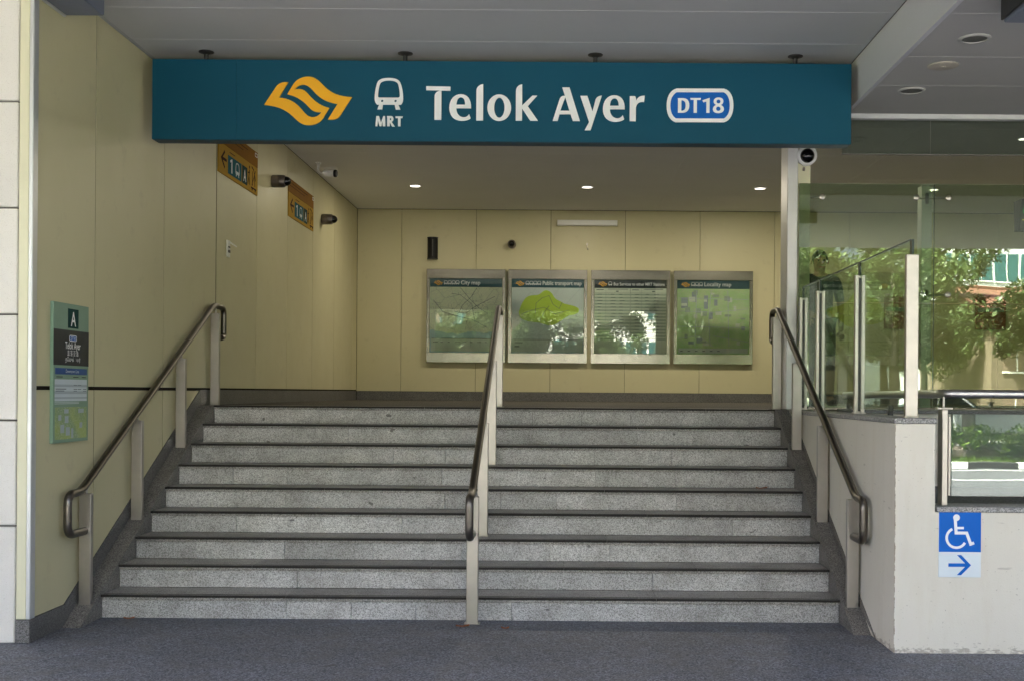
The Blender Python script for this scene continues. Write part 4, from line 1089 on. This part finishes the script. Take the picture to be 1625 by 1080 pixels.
for j, yv in enumerate((15.4, 12.3)):
    for k, X in enumerate((-2.0, .27, 2.55, 4.83)):
        row = 'in the row nearest the back wall' if j == 0 else 'in the row behind the sign'
        ordn = ('first', 'second', 'third', 'fourth')[k]
        downlight((X, yv, IZ - .002), .088, True, 'lit round downlight, %s from the left %s' % (ordn, row), PW * (1 if X < 4 else .5) * ((.55, 1.5, 1.5, 1.1)[k] if j == 0 else .18))
downlight((2.46, 7.06, FZ - .002), .095, False, 'unlit grey grille downlight in the soffit, nearer one')
downlight((2.44, 8.28, FZ - .002), .095, False, 'unlit grey grille downlight in the soffit, near its glass edge')
cv = thing('ceiling_cover', 'blank round cover plate between two soffit downlights', 'cover plate', (2.46, 7.65, FZ))
MB().lathe((2.46, 7.65, FZ - .0005), (0, 0, -1), [(0, .10), (.004, .10), (.008, .09)], 32).build('disc', 'cover_beige', cv, True)
MB().lathe((2.46, 7.65, FZ - .0085), (0, 0, -1), [(0, .012), (.003, .01)], 12).build('screw', 'cover_beige', cv, True)
# blue grey boxes under the ceiling at both upper corners
tb = thing('ceiling_box', 'dark blue grey box under the ceiling at top left', 'box', (-2.98, 6.2, 3.78))
MB().cbox(WX + .022, -2.86, 5.2, 7.2, 3.78, SZ - .001, .006).build('casing', 'duct_blue_grey', tb)
MB().cbox(WX + .001, WX + .021, 5.2, 7.21, 3.775, SZ - .001, .003).build('edge_strip', 'aluminium_trim', tb)
tb = thing('ceiling_box', 'dark blue grey box under the soffit at top right', 'box', (2.6, 5.8, 3.48))
MB().cbox(2.345, 2.95, 4.9, 6.28, 3.485, FZ - .001, .006).build('casing', 'duct_blue_grey', tb)
MB().cbox(2.33, 2.343, 4.9, 6.285, 3.50, FZ - .001, .003).build('edge_strip', 'rod_dark', tb)

# LED board hanging inside
le = thing('display_board', 'black hanging display board with green letters behind the glass', 'display', (4.4, 10.3, 2.93))
MB().prism([(10.29, 2.938), (10.40, 2.938), (10.42, 3.207), (10.24, 3.207)], 'x', 3.99, 4.28).build('housing', 'black_plastic', le)
def lp(u, v, t):
    return (4.0 + u, 10.29 - .05 * v / .269 - .002 - t, 2.938 + v)
mb = MB(); text_mesh(mb, 'Bu', .09, lambda a, b_, t: lp(a + .012, b_ + .15, t), .001, 'LEFT', .001); mb.build('lettering', 'led_green', le)
mb = MB(); flat(mb, [[(.01, .085), (.25, .085), (.25, .093), (.01, .093)]], lp, .001); mb.build('yellow_rule', 'led_yellow', le)
for x in (4.06, 4.2):
    MB().tube([(x, 10.34, 3.2), (x, 10.34, IZ - .001)], .010, 10).build('hanger_rod', 'rod_dark', le, True)

# ================================================================== DRY LEAVES
def leaf(x, yv, z, rot, L, label):
    t = MB()
    n = 7; vs = []; fs = []
    for i in range(n):
        u = i / (n - 1); w = L * .22 * math.sin(math.pi * min(1, u * .92 + .05)) ; h = .006 + .012 * abs(u - .45) * 2
        for s_ in (-1, 0, 1):
            px_, py_ = (u - .5) * L, s_ * w
            vs.append((x + px_ * math.cos(rot) - py_ * math.sin(rot), yv + px_ * math.sin(rot) + py_ * math.cos(rot), z + h * (.5 if s_ == 0 else 1)))
    for i in range(n - 1):
        for k in range(2):
            a = i * 3 + k; fs.append((a, a + 1, a + 4, a + 3))
    t.add(vs, fs)
    o = t.build('dry_leaf', 'leaf_brown', None, True, origin=(x, yv, z))
    tag(o, label, 'leaf', 'fallen dry leaves')
    sm = o.modifiers.new('thickness', 'SOLIDIFY'); sm.thickness = .0015
leaf(-.635, 7.35, 0, .1, .085, 'brown dry leaf on floor at foot of the middle handrail')
leaf(-.365, 7.30, 0, -.2, .05, 'small brown dry leaf on floor right of the middle handrail')
leaf(-2.80, 7.52, 0, .1, .07, 'brown dry leaf against the bottom riser at far left')
leaf(1.52, 9.0, .75, .1, .09, 'reddish dry leaf on a tread near the right handrail')

# ================================================================== PERSON BEHIND THE GLASS
def skin_mesh(name, verts, edges, radii, mat, parent, root=0, sub=2):
    me = bpy.data.meshes.new(name); me.from_pydata(verts, edges, []); me.update()
    o = bpy.data.objects.new(name, me); COL.objects.link(o)
    sk = o.modifiers.new('skin', 'SKIN'); sk.use_smooth_shade = True
    layer = me.skin_vertices[0].data
    for i, r_ in enumerate(radii):
        layer[i].radius = r_ if isinstance(r_, tuple) else (r_, r_)
        layer[i].use_root = (i == root)
    sb = o.modifiers.new('sub', 'SUBSURF'); sb.levels = sub; sb.render_levels = sub
    dg = bpy.context.evaluated_depsgraph_get()
    me2 = bpy.data.meshes.new_from_object(o.evaluated_get(dg))
    bpy.data.objects.remove(o)
    me2.materials.clear(); me2.materials.append(M[mat])
    for p_ in me2.polygons: p_.use_smooth = True
    o2 = bpy.data.objects.new(name, me2); COL.objects.link(o2)
    if parent is not None: o2.parent = parent
    return o2
pe = thing('person', 'person in dark clothes standing behind the glass screen', 'person', (2.80, 12.9, 1.35))
V = [(0, 0, .92), (0, 0, 1.10), (0, -.01, 1.28), (0, 0, 1.40), (0, -.01, 1.47), (0, -.02, 1.55), (0, -.02, 1.62), (0, -.01, 1.665),   # 0-7 pelvis to crown
     (-.10, 0, .88), (-.105, -.01, .50), (-.11, .02, .09), (-.12, -.13, .035),                                               # 8-11
     (.10, 0, .88), (.115, -.02, .50), (.12, .0, .09), (.14, -.15, .035),                                                    # 12-15
     (-.185, 0, 1.385), (-.235, .02, 1.13), (-.20, -.14, .97), (-.17, -.20, .94),                                            # 16-19
     (.185, 0, 1.385), (.24, .02, 1.13), (.23, -.06, .90), (.225, -.09, .82)]                                                # 20-23
Ed = [(0, 1), (1, 2), (2, 3), (3, 4), (4, 5), (5, 6), (6, 7), (0, 8), (8, 9), (9, 10), (10, 11), (0, 12), (12, 13), (13, 14), (14, 15), (3, 16), (16, 17), (17, 18), (18, 19), (3, 20), (20, 21), (21, 22), (22, 23)]
Ra = [(.15, .10), (.14, .10), (.155, .105), (.10, .075), (.052, .052), (.075, .088), (.078, .098), (.055, .07), .085, .055, .042, .036, .085, .055, .042, .036, .055, .042, .033, .026, .055, .042, .033, .026]
skin_mesh('body', V, Ed, Ra, 'skin', pe)
def clothes(name, ids, grow, mat):
    mp_ = {k: i for i, k in enumerate(ids)}
    vv = [V[k] for k in ids]; ee = [(mp_[a], mp_[b_]) for a, b_ in Ed if a in mp_ and b_ in mp_]
    rr2 = [tuple(x * grow + .006 for x in (Ra[k] if isinstance(Ra[k], tuple) else (Ra[k],) * 2)) for k in ids]
    return skin_mesh(name, vv, ee, rr2, mat, pe)
clothes('shirt', [0, 1, 2, 3, 16, 17, 20, 21], 1.08, 'dark_shirt')
clothes('trousers', [0, 8, 9, 10, 12, 13, 14], 1.10, 'dark_trousers')
def local(mbx, name, mat, smooth=True):
    o = bpy.data.objects.new(name, mbx.mesh(name, mat, (0, 0, 0), smooth)); COL.objects.link(o); o.parent = pe; return o
hair = MB()
hv = []; hf = []
for i in range(9):
    th_ = math.pi * .56 * i / 8
    for k in range(20):
        a = 2 * math.pi * k / 20
        front = max(0, -math.sin(a))
        tt = th_ * (1 - .34 * front)
        hv.append((.092 * math.sin(tt) * math.cos(a), -.008 + .112 * math.sin(tt) * math.sin(a), 1.60 + .125 * math.cos(tt)))
for i in range(8):
    for k in range(20):
        k2 = (k + 1) % 20; hf.append((i * 20 + k, i * 20 + k2, (i + 1) * 20 + k2, (i + 1) * 20 + k))
hair.add(hv, hf); local(hair, 'hair', 'hair_black')
for s_ in (-1, 1):
    local(MB().lathe((s_ * .032, -.098, 1.60), (0, -1, 0), [(0, .012), (.008, .009), (.012, .003)], 10), 'eye', 'hair_black')
    local(MB().lathe((s_ * .082, -.01, 1.585), (s_, 0, 0), [(0, .02), (.012, .026), (.018, .015)], 10), 'ear', 'skin')
local(MB().prism([(-.10, 1.595), (-.135, 1.555), (-.10, 1.55)], 'x', -.011, .011), 'nose', 'skin')
local(MB().box(-.026, .026, -.112, -.10, 1.518, 1.526), 'mouth', 'tail_red')
for px_, py_, pz_, sd in ((-.165, -.215, .93, -1), (.222, -.10, .79, 1)):
    for k in range(4):
        ln = (.065, .075, .072, .055)[k]
        local(MB().tube([(px_ - .024 + k * .016, py_, pz_), (px_ - .024 + k * .016, py_ - .02, pz_ - ln * .55), (px_ - .024 + k * .016, py_ - .012, pz_ - ln)], [.0095, .009, .007], 8), 'finger', 'skin')
    local(MB().tube([(px_ - sd * .02, py_, pz_ + .02), (px_ - sd * .045, py_ - .02, pz_ - .005), (px_ - sd * .048, py_ - .03, pz_ - .03)], [.011, .010, .008], 8), 'thumb', 'skin')
for sx_ in (-.12, .14):
    sh = MB(); fy = -.05 if sx_ < 0 else -.07
    sh.lathe((sx_, fy + .11, .045), (0, -1, 0), [(0, .02), (.03, .045), (.12, .048), (.2, .046), (.25, .03), (.27, .008)], 14)
    sh.v = [(a, b_, max(.0, c_ * .9)) for a, b_, c_ in sh.v]
    local(sh, 'shoe', 'black_plastic')

# ================================================================== THE STREET BEHIND THE CAMERA
tag(MB().box(-150, 150, -160, -3.01, -.5, -.13).build('ground', 'soil'), 'ground across the street', None, None, 'structure')
rd = tag(MB().box(-150, 150, -11.8, -3.16, -.129, -.115).build('road', 'asphalt'), 'grey asphalt road in front of the station', None, None, 'structure')
for yv in (-3.55, -3.75, -11.3): MB().box(-150, 150, yv, yv + .1, -.115, -.111).build('edge_line', 'road_paint', rd)
for k in range(-9, 12): MB().box(k * 4.5, k * 4.5 + 2.2, -7.55, -7.43, -.115, -.111).build('lane_dash', 'road_paint', rd)
MB().box(-150, 150, -8.5, -8.38, -.115, -.111).build('lane_line', 'road_paint', rd)
kb = thing('near_kerb', 'pale kerb along the station side of the road', 'kerb', (0, -3.1, -.12))
MB().cbox(-60, 60, -3.16, -3.0, -.13, .001, .01).build('kerb_run', 'concrete_paving', kb)
fk = thing('far_kerb', 'black and white kerb stones across the road', 'kerb', (0, -11.9, -.12))
for k in range(-14, 22):
    MB().cbox(k * 1.1 + .004, k * 1.1 + 1.096, -12.0, -11.8, -.129, .03, .015).build('kerb_stone', 'kerb_white' if k % 2 else 'kerb_black', fk)
tag(MB().box(-60, 60, -20.5, -12.0, -.12, .01).build('far_verge', 'soil'), 'planted verge across the road', None, None, 'structure')
tag(MB().box(-60, 60, -24, -20.5, -.12, .03).build('far_pavement', 'concrete_paving'), 'concrete pavement across the road', None, None, 'structure')

def leaf_cloud(mb, centers, n, size, rnd):
    for _ in range(n):
        c, r_ = rnd.choice(centers)
        d = Vector((rnd.gauss(0, 1), rnd.gauss(0, 1), rnd.gauss(0, 1)))
        d = d.normalized() * r_ * rnd.random() ** .45
        p_ = Vector(c) + d
        ax = Vector((rnd.uniform(-1, 1), rnd.uniform(-1, 1), rnd.uniform(-.9, .2))).normalized()
        up = Vector((rnd.uniform(-.5, .5), rnd.uniform(-.5, .5), 1)).normalized()
        sd = ax.cross(up).normalized(); L = size * rnd.uniform(.7, 1.35)
        mb.add([p_ - ax * L * .5, p_ + sd * L * .22, p_ + ax * L * .5, p_ - sd * L * .22], [(0, 1, 2, 3)])
def make_tree(seed, h, label):
    rnd = random.Random(seed)
    t = thing('street_tree', label, 'tree', (0, 0, 0), 'trees across the road')
    tr = MB(); cents = []
    tr.tube([(0, 0, -.05), (.05, .03, h * .22), (-.05, .0, h * .42), (.04, -.05, h * .7)], [.17, .14, .11, .05], 12)
    for k in range(11):
        a = k * 2.4 + rnd.uniform(-.3, .3); z = h * rnd.uniform(.28, .62); L = rnd.uniform(1.2, 2.6)
        e = Vector((math.cos(a) * L, math.sin(a) * L, z + rnd.uniform(.3, 1.6)))
        md = Vector((math.cos(a) * L * .5, math.sin(a) * L * .5, z + .35 * (e.z - z) + .15))
        tr.tube([(0, 0, z), md, e], [.06, .04, .015], 8)
        cents.append((e, rnd.uniform(.55, .95))); cents.append((md + Vector((0, 0, .4)), rnd.uniform(.4, .7)))
        for q in range(3):
            e2 = e + Vector((rnd.uniform(-1, 1), rnd.uniform(-1, 1), rnd.uniform(-.9, .8)))
            tr.tube([e, e2], [.015, .006], 6); cents.append((e2, rnd.uniform(.35, .65)))
    for k in range(9):
        cents.append((Vector((rnd.uniform(-1.2, 1.2), rnd.uniform(-1.2, 1.2), h * rnd.uniform(.62, .98))), rnd.uniform(.5, .9)))
    tr.build('trunk', 'bark', t, True)
    cr = MB(); leaf_cloud(cr, cents, 17000, .21, rnd); cr.build('crown', 'leaf_green', t)
    return t
spots = [(-9.5, -15.5, 0, 'leafy street tree across the road, farthest left'), (-4.2, -15.0, 1, 'leafy street tree across the road facing the left map boards'),
         (1.0, -16.5, 2, 'leafy street tree across the road facing the middle of the stairs'), (6.6, -14.5, 0, 'leafy street tree across the road facing the parapet'),
         (9.6, -14.2, 1, 'leafy street tree across the road mirrored in the glass screen'), (10.4, -18.2, 0, 'leafy street tree across the road standing behind the others'), (16.0, -32.0, 1, 'leafy tree added across the road to shade and hide the shophouse side'), (15.9, -15.0, 2, 'leafy street tree across the road, farthest right')]  # the tree beside the shophouse is added to shade and hide its side
protos = []
for k, (x, yv, v, lab_) in enumerate(spots):
    if v >= len(protos):
        o = make_tree(31 + v, (7.6, 8.4, 7.0)[v], lab_); protos.append(o)
    else:
        o = copy_tree(protos[v]); o['label'] = lab_
    o.location = (x, yv, .01); o.rotation_euler = (0, 0, k * 1.3)
hd = thing('hedge', 'clipped green hedge along the far kerb', 'hedge', (0, -13.0, 0))
rnd = random.Random(5)
cents = [((x * .35 - 10, -13.0 + rnd.uniform(-.35, .35), rnd.uniform(.25, .68)), rnd.uniform(.25, .36)) for x in range(86)]
mb = MB(); leaf_cloud(mb, cents, 26000, .12, rnd); mb.build('foliage', 'hedge_green', hd)
MB().cbox(-10, 20, -13.25, -12.85, .0, .35, .1).build('twigs', 'bark', hd)
gr = MB()
for _ in range(5000):
    x, yv = rnd.uniform(-8, 18), rnd.uniform(-12.7, -12.02); h_ = rnd.uniform(.06, .2); a = rnd.uniform(0, 6.28); lx_, ly_ = rnd.uniform(-.05, .05), rnd.uniform(-.05, .05)
    gr.add([(x - .008 * math.cos(a), yv - .008 * math.sin(a), .01), (x + .008 * math.cos(a), yv + .008 * math.sin(a), .01), (x + lx_, yv + ly_, h_)], [(0, 1, 2)])
tag(gr.build('verge_grass', 'hedge_green'), 'long grass between the hedge and the far kerb', 'grass', None, 'stuff')

# buildings across the road
def building(name, label, x0, x1, yf, depth, h, wallmat, rows, cols, winmat, wz0, wz1f, mx=.5, roof=None):
    t = thing(name, label, 'building', ((x0 + x1) / 2, yf, 0), 'buildings across the road')
    MB().box(x0, x1, yf - depth, yf, -.05, h).build('wall', wallmat, t)
    rh = (h - wz0) / rows; cw = (x1 - x0 - 2 * mx) / cols
    for r_ in range(rows):
        for c_ in range(cols):
            a = x0 + mx + c_ * cw; z = wz0 + r_ * rh
            w_ = MB().box(a + .06 * cw, a + .94 * cw, yf - .02, yf + .03, z, z + rh * wz1f).build('window', winmat, t)
            f_ = MB()
            f_.box(a + .03 * cw, a + .97 * cw, yf + .001, yf + .06, z - .08, z - .002); f_.box(a + .48 * cw, a + .52 * cw, yf + .031, yf + .05, z, z + rh * wz1f)
            f_.build('frame', 'white_paint', w_)
    if roof:
        rf = MB().prism([(yf + 1.9, h), (yf + 1.9, h + .18), (yf - depth / 2, h + roof), (yf - depth - .3, h + .1), (yf - depth - .3, h)], 'x', x0 - .3, x1 + .3).build('roof', 'roof_tile', t)  # deep front eave, added to keep the wall below in shade
        MB().cbox(x0 - .3, x1 + .3, yf - depth / 2 - .15, yf - depth / 2 + .15, h + roof - .05, h + roof + .12, .03).build('ridge', 'roof_tile', rf)
    return t
building('office_block', 'modern office block with teal window bands seen in the glass', 21.5, 46, -48, 18, 26, 'office_spandrel', 8, 16, 'window_teal', 2.2, .52)
building('shophouse', 'shophouse with brown tiled roof and ochre wall in painted porch shade seen in the glass', 17.9, 26, -29, 10, 4.4, 'porch_shade_render', 2, 6, 'building_brown', .6, .6, .4, 2.0)
building('white_building', 'low white building across the road mirrored in the map boards', -1.2, 8.4, -25, 9, 5.2, 'white_render', 2, 7, 'window_teal', .9, .5, .5)
building('brown_building', 'tall brown building across the road to the left', -22, -3, -30, 14, 19, 'building_brown', 5, 10, 'window_teal', 1.5, .55)
building('pale_tower', 'pale tower block standing behind the low white building', 5.5, 15.0, -52, 16, 32, 'white_render', 9, 8, 'window_teal', 3, .45)

# parked car
def car(loc, rz, label):
    t = thing('car', label, 'car', (0, 0, 0))
    prof_ = [(-2.1, .35), (-2.12, .75), (-1.95, .95), (-1.45, 1.02), (-1.05, 1.42), (.45, 1.46), (1.15, 1.02), (2.0, .86), (2.15, .6), (2.12, .35)]
    mb = MB(); mb.prism(prof_, 'y', -.82, .82); bd_ = mb.build('body', 'car_white', t)
    bv = bd_.modifiers.new('bevel', 'BEVEL'); bv.width = .09; bv.segments = 3; bv.limit_method = 'ANGLE'
    for s_ in (-1, 1):
        for q in ([(-1.3, 1.04), (-1.0, 1.37), (-.32, 1.39), (-.32, 1.04)], [(-.24, 1.04), (-.24, 1.39), (.42, 1.39), (.98, 1.04)]):
            MB().prism(q, 'y', s_ * .815, s_ * .835).build('side_window', 'car_glass', t)
        MB().cbox(2.02, 2.14, s_ * .62 - .16, s_ * .62 + .16, .62, .78, .02).build('headlight', 'headlamp', t)
        MB().cbox(-2.14, -2.02, s_ * .66 - .12, s_ * .66 + .12, .72, .9, .02).build('tail_light', 'tail_red', t)
        for wx in (-1.32, 1.35):
            w_ = MB().lathe((wx, s_ * .70, .31), (0, s_, 0), [(0, .2), (0, .30), (.03, .315), (.15, .315), (.18, .29), (.18, .2)], 24).build('wheel', 'tyre', t, True)
            MB().lathe((wx, s_ * .86, .31), (0, s_, 0), [(0, .2), (.02, .19), (.03, .05)], 20).build('rim', 'aluminium_trim', w_, True)
    MB().add([(1.18, -.70, 1.05), (1.18, .70, 1.05), (.54, .62, 1.44), (.54, -.62, 1.44), (1.2, -.70, 1.06), (1.2, .70, 1.06), (.56, .62, 1.45), (.56, -.62, 1.45)], [(0, 1, 2, 3), (7, 6, 5, 4), (0, 4, 5, 1), (2, 6, 7, 3), (1, 5, 6, 2), (0, 3, 7, 4)]).build('windscreen', 'car_glass', t)
    t.location = loc; t.rotation_euler = (0, 0, rz); return t
car((13.4, -21.8, .03), 0, 'white car parked across the road seen mirrored in the glass')
